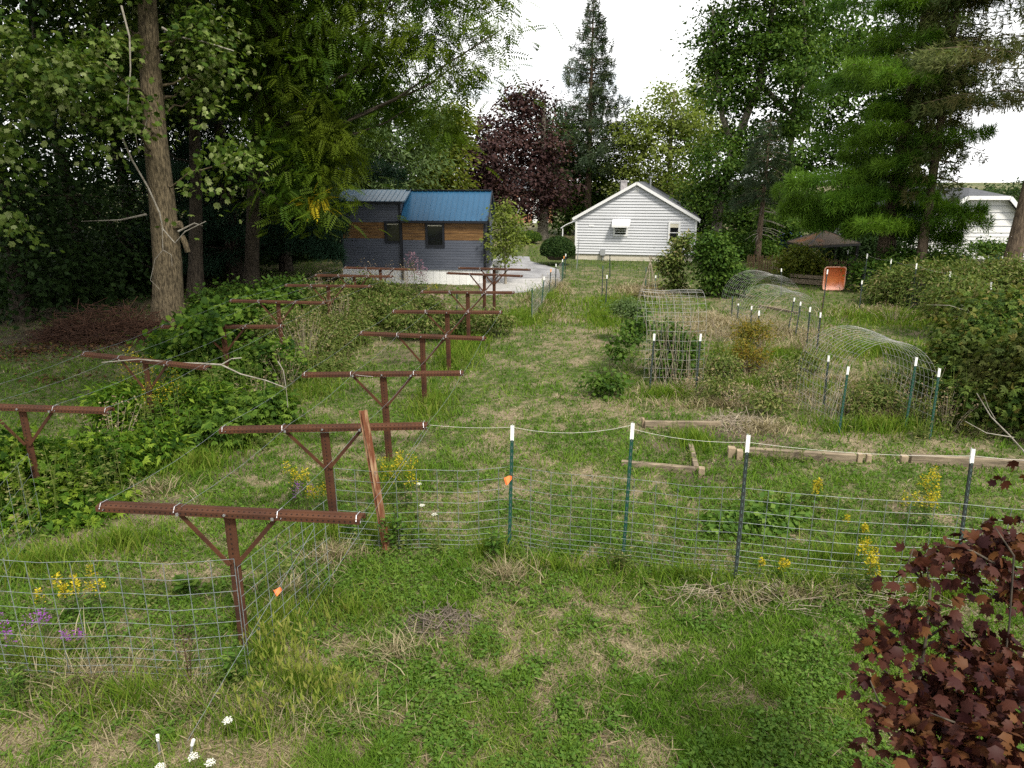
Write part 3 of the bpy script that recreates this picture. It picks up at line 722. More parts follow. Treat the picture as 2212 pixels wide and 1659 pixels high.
# ---------------------------------------------------------------- arches of cattle panel
def arch(label, o, ex, ey, span, h, length, nl=12, na=26, r=.0024, m=WIREG, skew=0.):
    """legs along ex at both ends of span; runs back along ey"""
    o, ex, ey = map(lambda q: np.asarray(q, float), (o, ex, ey)); mb = MB()
    def pt(a, l):   # a 0..1 around the bow
        tot = 2 * (h - span / 2) + math.pi * span / 2; s = a * tot; leg = max(0, h - span / 2); rr = span / 2; ry = h - leg
        if s < leg: x, z = 0, s
        elif s > tot - leg: x, z = span, tot - s
        else:
            th = math.pi * (s - leg) / (math.pi * span / 2); x, z = rr - rr * math.cos(th), leg + ry * math.sin(th)
        return o + ex * x + ey * (l * length) + V(0, 0, z) + skew * ex * l + V(.02 * math.sin(9 * a + 3 * l), 0, .02 * math.sin(7 * l + 4 * a))
    for i in range(nl): mb.tube([pt(k / 36, i / (nl - 1)) for k in range(37)], r, 4)
    for k in range(na + 1): mb.tube([pt(k / na, l) + V(0, 0, r * 1.7) for l in (0, .33, .66, 1)], r, 4)
    return tag(mb.build('garden_arch', m), label, 'garden arch', 'wire panel arches in the garden')
aL, aR = G(1389, 836), G(1527, 838)
ex = unit(aR - aL); ey = V(-ex[1], ex[0], 0)
arch('upright grid arch with pale vine stems, between the path and middle arches', aL, ey, ex, 1.75, 2.02, 1.3, nl=9, na=24, r=.0030)
# mid arches
arch('far middle wire arch behind the other middle arch', G(1606, 690), unit(V(1, .12, 0)), unit(V(-.22, 1, 0)), 1.95, 1.42, 1.5, nl=14, na=26, skew=.0)
arch('middle wire arch nearer the four leaning posts', G(1634, 752), unit(V(1, .14, 0)), unit(V(-.15, 1, 0)), 1.85, 1.5, 1.6, nl=14, na=26)
arch('near wire arch beside the bramble thicket', G(1806, 930), unit(V(1, -.08, 0)), unit(V(-.12, 1, 0)), 1.62, 1.66, 1.5, nl=14, na=26)
# dead vine stems on the arches
def vines(label, fn, n, r=.006, m=TWIG):
    mb = MB()
    for i in range(n):
        pts = fn(i); mb.tube(pts, [r * (1 - .5 * k / len(pts)) for k in range(len(pts))], 4)
    return tag(mb.build('dead_vine', m), label, 'dead vine', 'dried vines on the garden arches')
def fv(i):
    x = .1 + 1.1 * rng.random(); top = .9 + .9 * rng.random(); p = aL + ex * x + ey * (-.02); pts = []; w = rng.normal() * .25
    for k in range(8):
        q = k / 7; pts.append(p + ex * (w * q + .05 * math.sin(5 * q + i)) + ey * (.03 * rng.normal() + .35 * max(0, q * top - 1.2)) + V(0, 0, q * (top + .3)))
    return pts
vines('pale dried bean vines hanging on the upright grid arch', fv, 22)
aN = G(1806, 930)
def fw(i):
    sd = i % 2; p = aN + V(1.62 * sd + .08 * rng.normal(), .2 + 1.1 * rng.random(), 0); top = .7 + .8 * rng.random(); w = rng.normal() * .2
    return [p + V(w * q + (.25 if sd == 0 else -.25) * q * q + .03 * math.sin(8 * q + i), .05 * math.sin(4 * q + i), top * q) for q in [k / 6 for k in range(7)]]
vines('brown dried vines twisted up the legs of the near arch', fw, 20, r=.006)
aM = G(1634, 752)
def fm(i):
    p = aM + V(.05 * rng.normal() + (1.85 if i % 3 == 0 else 0), .2 + 1.3 * rng.random(), 0); top = 1 + .5 * rng.random(); w = .25 * rng.normal()
    return [p + V(w * q + (.7 * q * q if i % 3 else -.4 * q * q), 0, top * q) for q in [k / 6 for k in range(7)]]
vines('dry bare vines climbing the middle arches', fm, 12, r=.008)
# bean teepee
t0_ = G(1400, 655); mb = MB()
for i in range(7):
    a = 6.28 * i / 7; mb.tube([t0_ + V(.45 * math.cos(a), .45 * math.sin(a), 0), t0_ + V(.02 * math.cos(a), 0, 1.5), t0_ + V(-.07 * math.cos(a), -.05, 1.75)], .012, 5)
tag(mb.build('bean_teepee', TWIG), 'teepee of thin pale bean poles behind the upright grid arch', 'bean teepee')
# ---------------------------------------------------------------- houses
def lap_wall(mb, o, ex, nrm, w0, prof, z0, rows, lip=.012):
    """lapped boards; prof(z) -> (x_left, x_right); outward normal nrm"""
    o, ex, nrm = map(lambda q: np.asarray(q, float), (o, ex, nrm))
    for i in range(len(rows) - 1):
        za, zb = rows[i], rows[i + 1]; a0, b0 = prof(za); a1, b1 = prof(zb)
        if b1 - a1 < .02: a1 = b1 = (a1 + b1) / 2
        p = [o + ex * a0 + nrm * lip + V(0, 0, za), o + ex * b0 + nrm * lip + V(0, 0, za), o + ex * b1 + V(0, 0, zb), o + ex * a1 + V(0, 0, zb)]
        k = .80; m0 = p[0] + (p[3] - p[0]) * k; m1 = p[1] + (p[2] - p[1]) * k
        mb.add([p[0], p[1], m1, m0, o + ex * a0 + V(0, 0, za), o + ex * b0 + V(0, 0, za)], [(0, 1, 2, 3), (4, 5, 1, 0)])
        mb.add([m0, m1, p[2], p[3]], [(0, 1, 2, 3)], 1)  # top strip of the course carries the painted lap shadow
def frame_box(mb, o, ex, ez, nrm, x0, x1, z0, z1, w, dpt, proud):
    """picture-frame of four bars round an opening"""
    P = lambda x, z, n: o + ex * x + ez * z + nrm * n
    for (a, b, c, d) in [(x0 - w, x1 + w, z0 - w, z0), (x0 - w, x1 + w, z1, z1 + w), (x0 - w, x0, z0, z1), (x1, x1 + w, z0, z1)]:
        mb.hexa([P(a, c, proud), P(b, c, proud), P(b, c, -dpt), P(a, c, -dpt), P(a, d, proud), P(b, d, proud), P(b, d, -dpt), P(a, d, -dpt)])
EZ = V(0, 0, 1)
def window(parent, o, ex, nrm, x0, x1, z0, z1, fm, fw=.07, sash=None, blind=0, proud=.035, bars=0, name='window'):
    mb = MB(); frame_box(mb, o, ex, EZ, nrm, x0, x1, z0, z1, fw, .03, proud)
    f = mb.build(name, fm, parent)
    P = lambda x, z, n: o + ex * x + EZ * z + nrm * n
    g_ = MB(); g_.hexa([P(x0, z0, .014), P(x1, z0, .014), P(x1, z0, .004), P(x0, z0, .004), P(x0, z1, .014), P(x1, z1, .014), P(x1, z1, .004), P(x0, z1, .004)]); g_.build('pane', GLASS, f)
    if sash or bars:
        s = MB(); k = (bars or 1)
        for i in range(k):
            zz = z0 + (z1 - z0) * (i + 1) / (k + 1)
            s.hexa([P(x0, zz - .02, .03), P(x1, zz - .02, .03), P(x1, zz - .02, .014), P(x0, zz - .02, .014), P(x0, zz + .02, .03), P(x1, zz + .02, .03), P(x1, zz + .02, .014), P(x0, zz + .02, .014)])
        s.build('sash', fm, f)
    if blind:
        s = MB(); zz = z1 - (z1 - z0) * blind
        s.hexa([P(x0, zz, .02), P(x1, zz, .02), P(x1, zz, .015), P(x0, zz, .015), P(x0, z1, .02), P(x1, z1, .02), P(x1, z1, .015), P(x0, z1, .015)]); s.build('blind', BLIND, f)
    return f
# --- white gable house
oW = G(1242, 561); eW = unit(G(1499, 567) - oW); W = float(np.linalg.norm(G(1499, 567) - oW)); yW = oW[1]
nW = V(eW[1], -eW[0], 0); inW = -nW; DEP = 10.5
t = house = thing('gable_house', 'white vinyl sided gable house with low chimney at the end of the lawn', 'house', oW)
HE, HR, FB = 2.35, 4.22, .36
roofz = lambda x: HE + (HR - HE) * (1 - abs(x - W / 2) / (W / 2))
def prof(z):
    if z <= HE: return 0, W
    k = (z - HE) / (HR - HE); return W / 2 * k, W - W / 2 * k
mb = MB(); rows = list(np.arange(FB, HE, .15)); rows = rows + list(np.linspace(HE, HR, 13))
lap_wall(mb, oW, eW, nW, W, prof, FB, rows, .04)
q = lambda x, d, z: oW + eW * x + inW * d + V(0, 0, z)
mb.add([q(0, 0, FB), q(0, DEP, FB), q(0, DEP, HE), q(0, 0, HE)], [(0, 1, 2, 3)])
mb.add([q(W, 0, FB), q(W, DEP, FB), q(W, DEP, HE), q(W, 0, HE)], [(3, 2, 1, 0)])
mb.add([q(0, DEP, FB), q(W, DEP, FB), q(W, DEP, HE), q(W / 2, DEP, HR), q(0, DEP, HE)], [(0, 1, 2, 3, 4)])
mb.build('siding', [SIDING, LAPSHADE], t)
mb = MB(); mb.hexa([q(.03, .03, -.1), q(W - .03, .03, -.1), q(W - .03, DEP - .03, -.1), q(.03, DEP - .03, -.1), q(.03, .03, FB - .02), q(W - .03, .03, FB - .02), q(W - .03, DEP - .03, FB - .02), q(.03, DEP - .03, FB - .02)]); mb.build('foundation', CONC, t)
mb = MB(); ov = .16; th = .06
sl = (HR - HE) / (W / 2)
for s in (0, 1):
    X = (lambda x: x) if s == 0 else (lambda x: W - x)
    x0, x1 = -.17, W / 2; z0, z1 = HE - .17 * sl + .05, HR + .05
    P = [q(X(x0), -ov, z0), q(X(x1), -ov, z1), q(X(x1), DEP + ov, z1), q(X(x0), DEP + ov, z0)]
    if s: P = P[::-1]
    mb.hexa([p for p in P] + [p + V(0, 0, th) for p in P])
mb.build('roof', SHING, t)
mb = MB()
for s in (0, 1):
    X = (lambda x: x) if s == 0 else (lambda x: W - x)
    x0 = -.17; z0 = HE - .17 * sl
    a, b = q(X(x0), -ov - .02, z0 + .03), q(X(W / 2), -ov - .02, HR + .03)
    mb.bar(a, b, .04, .15, up=EZ)
    a2_, b2_ = q(X(x0 + .02), -ov - .02, z0 - .0), q(X(x0 + .02), DEP, z0 - .0); mb.bar(a2_, b2_, .04, .16, up=EZ)
mb.build('fascia', TRIM, t)
for x in (.03, W - .03):
    mb = MB(); mb.bar(q(x, -.035, FB), q(x, -.035, HE - .03), .10, .05, up=inW); mb.build('corner_trim', TRIM, t)
def wpx(px, py):  # pixel on the front wall -> (x, z)
    d = ray(px, py); n = nW; tt = np.dot(oW - V(0, 0, HC), n) / np.dot(d, n); p = V(0, 0, HC) + d * tt
    return np.dot(p - oW, eW), p[2]
x0, z0 = wpx(1328, 506); x1, z1 = wpx(1353, 487)
w1 = window(t, oW + nW * .035, eW, nW, x0, x1, z0, z1, TRIM, .1, bars=3)
mb = MB(); xa, za = wpx(1323, 486); xb, zb = wpx(1362, 475)
P = lambda x, n, z: oW + eW * x + nW * n + V(0, 0, z)
mb.add([P(xa, .5, za), P(xb, .5, za), P(xb, .03, zb), P(xa, .03, zb), P(xa, .5, za + .03), P(xb, .5, za + .03), P(xb, .03, zb + .03), P(xa, .03, zb + .03), P(xa, .5, za - .1), P(xb, .5, za - .1)],
       [(0, 1, 2, 3)[::-1], (4, 5, 6, 7), (0, 4, 7, 3), (1, 2, 6, 5), (8, 9, 5, 4), (3, 7, 6, 2)]); mb.build('awning', TRIM, t)
x0, z0 = wpx(1446, 522); x1, z1 = wpx(1466, 483)
window(t, oW + nW * .035, eW, nW, x0, x1, z0, z1, TRIM, .11, sash=True, blind=.22)
x0, z0 = wpx(1370, 416); x1, z1 = wpx(1381, 405)
mb = MB(); mb.hexa([P(x0, .03, z0), P(x1, .03, z0), P(x1, 0, z0), P(x0, 0, z0), P(x0, .03, z1), P(x1, .03, z1), P(x1, 0, z1), P(x0, 0, z1)])
for k in range(5): mb.bar(P(x0 + .02, .035, z0 + (z1 - z0) * (k + .5) / 5), P(x1 - .02, .035, z0 + (z1 - z0) * (k + .5) / 5), .014, .02)
mb.build('gable_vent', TRIM, t)
x0, z0 = wpx(1297, 551); x1, z1 = wpx(1308, 539)
mb = MB(); mb.hexa([P(x0, .16, z0), P(x1, .16, z0), P(x1, .015, z0), P(x0, .015, z0), P(x0, .16, z1), P(x1, .16, z1), P(x1, .015, z1), P(x0, .015, z1)])
mb.tube([P((x0 + x1) / 2, .06, z0), P((x0 + x1) / 2, .06, 0)], .03, 6); mb.build('electric_meter', METERM, t)
for px, py in [(1277, 488)]:
    x0, z0 = wpx(px - 5, py + 1); mb = MB(); mb.hexa([P(x0, .05, z0), P(x0 + .27, .05, z0), P(x0 + .27, .01, z0), P(x0, .01, z0), P(x0, .04, z0 + .09), P(x0 + .27, .04, z0 + .09), P(x0 + .27, .01, z0 + .09), P(x0, .01, z0 + .09)]); mb.build('dryer_vent', TRIM, t)
mb = MB()
for px, py in [(1359, 527), (1363, 527), (1420, 528), (1425, 527), (1413, 536)]:
    x0, z0 = wpx(px, py); mb.tube([P(x0, .03, z0), P(x0, .0, z0)], .028, 8)
mb.build('wall_cap', METERM, t)
# chimney, flue
cb = q(2.55, 3.2, 0); mb = MB(); zc = A(1347, 392, cb[1])[2]; xc = A(1347, 400, cb[1])[0]
mb.box((xc, cb[1], (zc + 2.9) / 2), (.36, .4, zc - 2.9)); mb.box((xc, cb[1], zc + .03), (.42, .46, .07)); mb.build('chimney', CHIM, t)
pb = A(1405, 400, yW + 1.8); zp = A(1405, 384, yW + 1.8)[2]; mb = MB(); mb.tube([V(pb[0], pb[1], 3.4), V(pb[0], pb[1], zp)], .05, 8); mb.tube([V(pb[0], pb[1], zp), V(pb[0], pb[1], zp + .1)], .11, 8); mb.build('flue_pipe', PIPE, t)
# carport awning on the left
mb = MB(); cz = A(1225, 490, yW + 2)[2]
for i in range(8):
    u0, u1 = i / 8, (i + 1) / 8
    za, zb = cz + .35 - .5 * u0 ** 2 * .8, cz + .35 - .5 * u1 ** 2 * .8
    mb.hexa([q(-1.0 * u0, .9, za), q(-1.0 * u1, .9, zb), q(-1.0 * u1, 4, zb), q(-1.0 * u0, 4, za), q(-1.0 * u0, .9, za + .05), q(-1.0 * u1, .9, zb + .05), q(-1.0 * u1, 4, zb + .05), q(-1.0 * u0, 4, za + .05)])
cc = mb.build('porch_canopy', TRIM, t); mb = MB(); mb.tube([q(-.9, 1.0, 0), q(-.9, 1.0, cz)], .035, 6); mb.build('porch_post', TRIM, cc)
# --- tiny house
oT = G(742, 611); eT = unit(V(1, -.10, 0)); nT = V(eT[1], -eT[0], 0); inT = -nT
YT = oT[1]
def tpx(px, py, dn=0.):
    oo = oT + nT * dn; d = ray(px, py); tt = np.dot(oo - V(0, 0, HC), nT) / np.dot(d, nT); p = V(0, 0, HC) + d * tt
    return np.dot(p - oT, eT), p[2]
LT = tpx(1049, 560)[0]; XS = tpx(868, 540)[0]; DT = 2.5
zsk = tpx(960, 583)[1]; zev = tpx(960, 478)[1]; zevL = tpx(810, 437)[1]
t = tiny = thing('tiny_house', 'slate blue tiny house with cedar band and blue metal roof', 'house', oT)
q = lambda x, d, z: oT + eT * x + inT * d + V(0, 0, z)
P = lambda x, n, z: oT + eT * x + nT * n + V(0, 0, z)
def boards(name, x0, x1, za, zb, m, dn, n):
    mb = MB(); rows = np.linspace(za, zb, n + 1)
    for i in range(n):
        a, b = rows[i], rows[i + 1] - .012
        mb.hexa([P(x0, dn, a), P(x1, dn, a), P(x1, dn - .03, a), P(x0, dn - .03, a), P(x0, dn, b), P(x1, dn, b), P(x1, dn - .03, b), P(x0, dn - .03, b)])
    return mb.build(name, m, t)
zb0, zb1 = tpx(980, 519)[1], tpx(980, 482)[1]
zc0, zc1 = tpx(790, 515)[1], tpx(790, 480)[1]
LS = -.10
boards('lower_boards', 0, XS - .06, zsk, zc0 - .003, SLATE, LS, 13); boards('cedar_band', 0, XS - .06, zc0, zc1, CEDAR, LS, 5); boards('upper_boards', 0, XS - .06, zc1 + .003, zevL, SLATE, LS, 8)
boards('lower_boards', XS + .06, LT - .05, zsk, zb0 - .003, SLATE, 0, 11); boards('cedar_band', XS + .06, LT - .05, zb0, zb1, CEDAR, 0, 5)
mb = MB()
def core(x0, x1, d0, d1, z0, z1, m=0): mb.hexa([q(x0, d0, z0), q(x1, d0, z0), q(x1, d1, z0), q(x0, d1, z0), q(x0, d0, z1), q(x1, d0, z1), q(x1, d1, z1), q(x0, d1, z1)], m)
core(.01, XS, .135, DT, zsk, zevL - .01); core(XS + .01, LT - .02, .035, DT, zsk, zev)
zr = A(980, 414, YT + 1.0)[2]
# gable end wall on the right
mb.add([q(LT - .02, .03, zev), q(LT - .02, DT, zev), q(LT - .02, DT / 2, zr - .05)], [(0, 1, 2)])
mb.build('wall_core', SLATE, t)
mb = MB()   # end wall boards
rows = np.linspace(zsk, zev, 15)
for i in range(14):
    a, b = rows[i], rows[i + 1] - .012
    mb.hexa([q(LT - .02, .06, a), q(LT + .006, .06, a), q(LT + .006, DT - .05, a), q(LT - .02, DT - .05, a), q(LT - .02, .06, b), q(LT + .006, .06, b), q(LT + .006, DT - .05, b), q(LT - .02, DT - .05, b)])
mb.build('end_boards', SLATE, t)
for x, dn, z1 in [(.03, LS, zevL), (XS, .02, zev), (LT - .03, .012, zev)]:
    w = .09; mb = MB()
    mb.hexa([P(x - w / 2, dn + .018, zsk - (.45 if x == XS else 0)), P(x + w / 2, dn + .018, zsk - (.45 if x == XS else 0)), P(x + w / 2, dn - .12, zsk - (.45 if x == XS else 0)), P(x - w / 2, dn - .12, zsk - (.45 if x == XS else 0)), P(x - w / 2, dn + .018, z1), P(x + w / 2, dn + .018, z1), P(x + w / 2, dn - .12, z1), P(x - w / 2, dn - .12, z1)]); mb.build('corner_trim', BLACKT, t)
mb = MB(); xs2 = tpx(859, 450)[0]
mb.hexa([P(xs2, LS + .016, zev + .1), P(xs2 + .08, LS + .016, zev + .1), P(xs2 + .08, LS - .03, zev + .1), P(xs2, LS - .03, zev + .1), P(xs2, LS + .016, zevL), P(xs2 + .08, LS + .016, zevL), P(xs2 + .08, LS - .03, zevL), P(xs2, LS - .03, zevL)])
mb.build('corner_trim', BLACKT, t)
x0, z0 = tpx(925, 529); x1, z1 = tpx(955, 486); window(t, P(0, 0, 0), eT, nT, x0, x1, z0, z1, BLACKT, .10, proud=.05, blind=.06)
x0, z0 = tpx(837, 520, LS); x1, z1 = tpx(862, 483, LS); window(t, P(0, LS, 0), eT, nT, x0, x1, z0, z1, BLACKT, .10, proud=.05, blind=.06)
window(t, q(LT + .006, .0, 0), inT, eT, .55, 1.05, zb0 - .35, zb1 + .05, BLACKT, .08, proud=.04)
# roofs: ribbed metal
def ribroof(name, x0, x1, d0, z0, d1, z1, m, nr, hgt=.03, thick=.05):
    mb = MB()
    mb.hexa([q(x0, d0, z0), q(x1, d0, z0), q(x1, d1, z1), q(x0, d1, z1), q(x0, d0, z0 + thick), q(x1, d0, z0 + thick), q(x1, d1, z1 + thick), q(x0, d1, z1 + thick)])
    for i in range(nr + 1):
        x = x0 + .03 + (x1 - x0 - .06) * i / nr
        mb.bar(q(x, d0 - .004, z0 + thick + .008), q(x, d1 - .004, z1 + thick + .008), .035, hgt)
    return mb.build(name, m, t)
xr0 = tpx(866, 474)[0]; xr1 = LT + .14
ribroof('main_roof', xr0, xr1, -.16, zev - .02, DT / 2, zr, BLUEM, 16)
ribroof('rear_roof', xr0, xr1, DT + .16, zev - .02, DT / 2 + .01, zr, BLUEM, 16)
zr2 = zr + .03
ribroof('side_roof', -.12, xr0 + .22, -.06, zevL + .0, DT / 2, zr2, BLUEG, 14)
ribroof('rear_roof', -.12, xr0 - .0, DT + .16, zev, DT / 2 + .01, zr2, BLUEG, 14)
mb = MB()
mb.bar(q(xr0, -.165, zev - .02), q(xr1, -.165, zev - .02), .03, .10); mb.bar(q(-.12, -.07, zevL - .01), q(xr0 + .1, -.07, zevL - .01), .03, .09)
for xx in (xr1 + .012, xr0 - .014):
    mb.bar(q(xx, -.17, zev - .02), q(xx, DT / 2, zr), .03, .16); mb.bar(q(xx, DT + .17, zev - .02), q(xx, DT / 2, zr), .03, .16)
mb.bar(q(xr0, DT / 2, zr + .075), q(xr1, DT / 2, zr + .075), .22, .03)
mb.build('roof_trim', BLACKT, t)
mb = MB(); n = 22   # skirting panels
for i in range(n):
    x0, x1 = -.0 + (LT) * i / n, LT * (i + 1) / n - .008
    mb.hexa([P(x0, -.05, -.1), P(x1, -.05, -.1), P(x1, -.09, -.1), P(x0, -.09, -.1), P(x0, -.05, zsk - .01), P(x1, -.05, zsk - .01), P(x1, -.09, zsk - .01), P(x0, -.09, zsk - .01)])
mb.hexa([q(LT - .06, .1, -.1), q(LT - .03, .1, -.1), q(LT - .03, DT, -.1), q(LT - .06, DT, -.1), q(LT - .06, .1, zsk - .01), q(LT - .03, .1, zsk - .01), q(LT - .03, DT, zsk - .01), q(LT - .06, DT, zsk - .01)])
mb.build('skirting', SKIRT, t)
# heat pump on a stand
hp = q(LT + .42, .75, 0); tt = thing('heat_pump', 'white outdoor heat pump unit beside the tiny house end wall', 'heat pump', hp)
mb = MB(); ya = math.atan2(eT[1], eT[0]); mb.box(hp + V(0, 0, .62), (.34, .8, .62), ya); mb.box(hp + V(0, 0, .945), (.37, .84, .03), ya); mb.build('case', UNITM, tt)
mb = MB()
for k in range(6): mb.bar(hp - eT * .0 + nT * .405 + V(-.12, 0, .42 + .07 * k), hp + nT * .405 + V(.10, 0, .42 + .07 * k), .02, .035)
mb.build('grille', GLASS, tt)
mb = MB()
for a in (-.3, .3):
    for b in (-.13, .13): mb.box(hp + inT * a + eT * b + V(0, 0, .15), (.05, .05, .32), ya)
mb.build('stand', UNITM, tt)
# --- house at the right edge
oR = G(1938, 571); eR = unit(V(1, -.04, 0)); nR = V(eR[1], -eR[0], 0); inR = -nR
def rpx(px, py):
    d = ray(px, py); k = np.dot(oR - V(0, 0, HC), nR) / np.dot(d, nR); p = V(0, 0, HC) + d * k
    return np.dot(p - oR, eR), p[2]
t = thing('clipped_gable_house', 'white lap sided house with grey roof behind the right hand pines', 'house', oR)
q = lambda x, d, z: oR + eR * x + inR * d + V(0, 0, z); P = lambda x, n, z: oR + eR * x + nR * n + V(0, 0, z)
xa, zA = rpx(2012, 467); xb, zB = rpx(2083, 428); xc, zC = rpx(2174, 427); xd = xc + (xb - xa); WR = xd + 1.2
WR = xd + .1; eL = zA - (xa) * (zB - zA) / (xb - xa)
def prof(z):
    if z <= eL: return 0, WR
    k = min(1, (z - eL) / (zB - eL)); return xb * k, WR - (WR - xc) * k
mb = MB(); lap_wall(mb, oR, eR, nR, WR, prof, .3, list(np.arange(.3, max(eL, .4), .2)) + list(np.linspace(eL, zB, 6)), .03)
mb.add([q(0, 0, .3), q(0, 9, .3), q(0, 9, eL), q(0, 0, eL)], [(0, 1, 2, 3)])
mb.build('siding', [SIDING2, LAPSHADE], t)
mb = MB(); mb.hexa([q(.03, .03, -.1), q(WR - .03, .03, -.1), q(WR - .03, 9, -.1), q(.03, 9, -.1), q(.03, .03, .28), q(WR - .03, .03, .28), q(WR - .03, 9, .28), q(.03, 9, .28)]); mb.build('foundation', CONC, t)
sl2 = (zB - eL) / xb; xm = (xb + xc) / 2; zT = zB + sl2 * (xm - xb) * .62
mb = MB(); o_ = .35
A1, A2 = q(-.4, -o_, eL - .4 * sl2 + .05), q(xb, -o_, zB + .05); A3, A4 = q(xm, 1.6, zT + .05), q(xm, 9, zT + .05); A5 = q(-.4, 9, eL - .4 * sl2 + .05)
B1, B2 = q(WR + .4, -o_, eL - .4 * sl2 + .05), q(xc, -o_, zB + .05); B5 = q(WR + .4, 9, eL - .4 * sl2 + .05)
vs = [A1, A2, A3, A4, A5, B1, B2, B5]
mb.add(vs + [v + V(0, 0, .06) for v in vs], [(0, 1, 2, 3, 4)[::-1], (5, 6, 2, 3, 7), (1, 6, 2)[::-1], (8, 9, 10, 11, 12)[::-1], (13, 14, 10, 11, 15), (9, 14, 10), (0, 1, 9, 8), (1, 6, 14, 9), (6, 5, 13, 14)])
mb.build('roof', SHING, t)
mb = MB(); mb.bar(A1 - V(0, .02, .03), A2 - V(0, .02, .03), .05, .2); mb.bar(A2 - V(0, .02, .03), B2 - V(0, .02, .03), .05, .2); mb.bar(B2 - V(0, .02, .03), B1 - V(0, .02, .03), .05, .2); mb.build('fascia', TRIM, t)
for (a, b, c, d_, kw) in [(1958, 519, 1972, 500, {}), (2046, 521, 2058, 508, {}), (2188, 506, 2206, 472, dict(sash=True))]:
    x0, z0 = rpx(a, b); x1, z1 = rpx(c, d_); window(t, P(0, .03, 0), eR, nR, x0, x1, z0, z1, TRIM, .1, **kw)
# --- brick house far behind the purple maple
oB = A(1098, 520, 78.); oB[2] = 0; t = thing('brick_house', 'distant red brick house glimpsed under the purple maple', 'house', oB)
q = lambda x, d, z: oB + V(x, d, z)
k = mpp(78., 490); wB = 95 * k
mb = MB(); mb.hexa([q(0, 0, -.1), q(wB, 0, -.1), q(wB, 8, -.1), q(0, 8, -.1), q(0, 0, 3.4), q(wB, 0, 3.4), q(wB, 8, 3.4), q(0, 8, 3.4)]); mb.build('wall', BRICK, t)
mb = MB(); mb.hexa([q(-.4, -.4, 3.4), q(wB + .4, -.4, 3.4), q(wB + .4, 8.4, 3.4), q(-.4, 8.4, 3.4), q(-.4, 3.8, 5.6), q(wB + .4, 3.8, 5.6), q(wB + .4, 4.2, 5.6), q(-.4, 4.2, 5.6)]); mb.build('roof', SHING, t)
for a, b, mm in [(25, 36, 'w'), (40, 47, 'w'), (8, 20, 'w')]:
    window(t, q(0, -.01, 0), V(1, 0, 0), V(0, -1, 0), a * k, b * k, 1.1, 2.6, TRIM, .12)
mb = MB(); x0, x1 = 52 * k, 86 * k
mb.hexa([q(x0, -.05, 0), q(x1, -.05, 0), q(x1, -.01, 0), q(x0, -.01, 0), q(x0, -.05, 2.9), q(x1, -.05, 2.9), q(x1, -.01, 2.9), q(x0, -.01, 2.9)])
for r in range(4): mb.bar(q(x0, -.06, .5 + .62 * r), q(x1, -.06, .5 + .62 * r), .02, .05)
mb.build('garage_door', TRIM, t)
# ---------------------------------------------------------------- gazebo
f0 = A(1744, 531, 33.); fL = A(1701, 521, 35.6); fR = A(1858, 525, 34.6)
zE = (f0[2] + fL[2] + fR[2]) / 3; f0[2] = fL[2] = fR[2] = zE
fB = fL + fR - f0; ctr = (fL + fR) / 2; ap = V(ctr[0], ctr[1], A(1790, 497, ctr[1])[2])
t = thing('gazebo', 'square gazebo with a rusty brown sloped canopy below the big pine', 'gazebo', (ctr[0], ctr[1], 0))
mb = MB(); C4 = [f0, fR, fB, fL]
for i in range(4):
    a, b = C4[i], C4[(i + 1) % 4]; mb.add([a, b, ap, a - V(0, 0, .05), b - V(0, 0, .05), ap - V(0, 0, .05)], [(0, 1, 2), (5, 4, 3), (0, 3, 4, 1)])
mb.build('canopy', GAZR, t)
mb = MB()
for i in range(4): mb.tube([C4[i], ap], .03, 5); mb.bar(C4[i] - V(0, 0, .07), C4[(i + 1) % 4] - V(0, 0, .07), .06, .10)
mb.build('roof_frame', GAZP, t)
for c in C4:
    mb = MB(); p = c + (ctr - c) * .06; mb.box((p[0], p[1], zE / 2 - .05), (.11, .11, zE - .04)); mb.box((p[0], p[1], .04), (.2, .2, .08)); mb.build('post', GAZP, t)
# lath fence
mb = MB(); pa, pb_ = G(1612, 592), G(1864, 607); n = 84
for i in range(n):
    u = i / (n - 1); p = pa + (pb_ - pa) * u; h = .85 + .12 * rng.random(); w = rng.normal() * .03
    mb.bar(p + V(0, 0, -.05), p + V(w, rng.normal() * .02, h), .042, .012, up=(0, 1, 0))
for h in (.25, .55, .8): mb.tube([pa + V(0, -.03, h), (pa + pb_) / 2 + V(0, -.03, h), pb_ + V(0, -.03, h)], .006, 4)
tag(mb.build('lath_fence', LATH), 'brown wooden lath snow fence in front of the gazebo', 'fence')
mb = MB(); a = G(1705, 612); b = G(1775, 618)
mb.bar(a + V(0, 0, .14), b + V(0, 0, .14), .14, .2); mb.bar(a + V(0, 0, .36), b + V(0, 0, .36), .12, .14); mb.bar(a + V(.1, .1, .1), a + V(.1, .1, .4), .1, .1)
tag(mb.build('timber_stack', TIMBER), 'low stack of pale timbers beside the orange tub', 'timber stack')
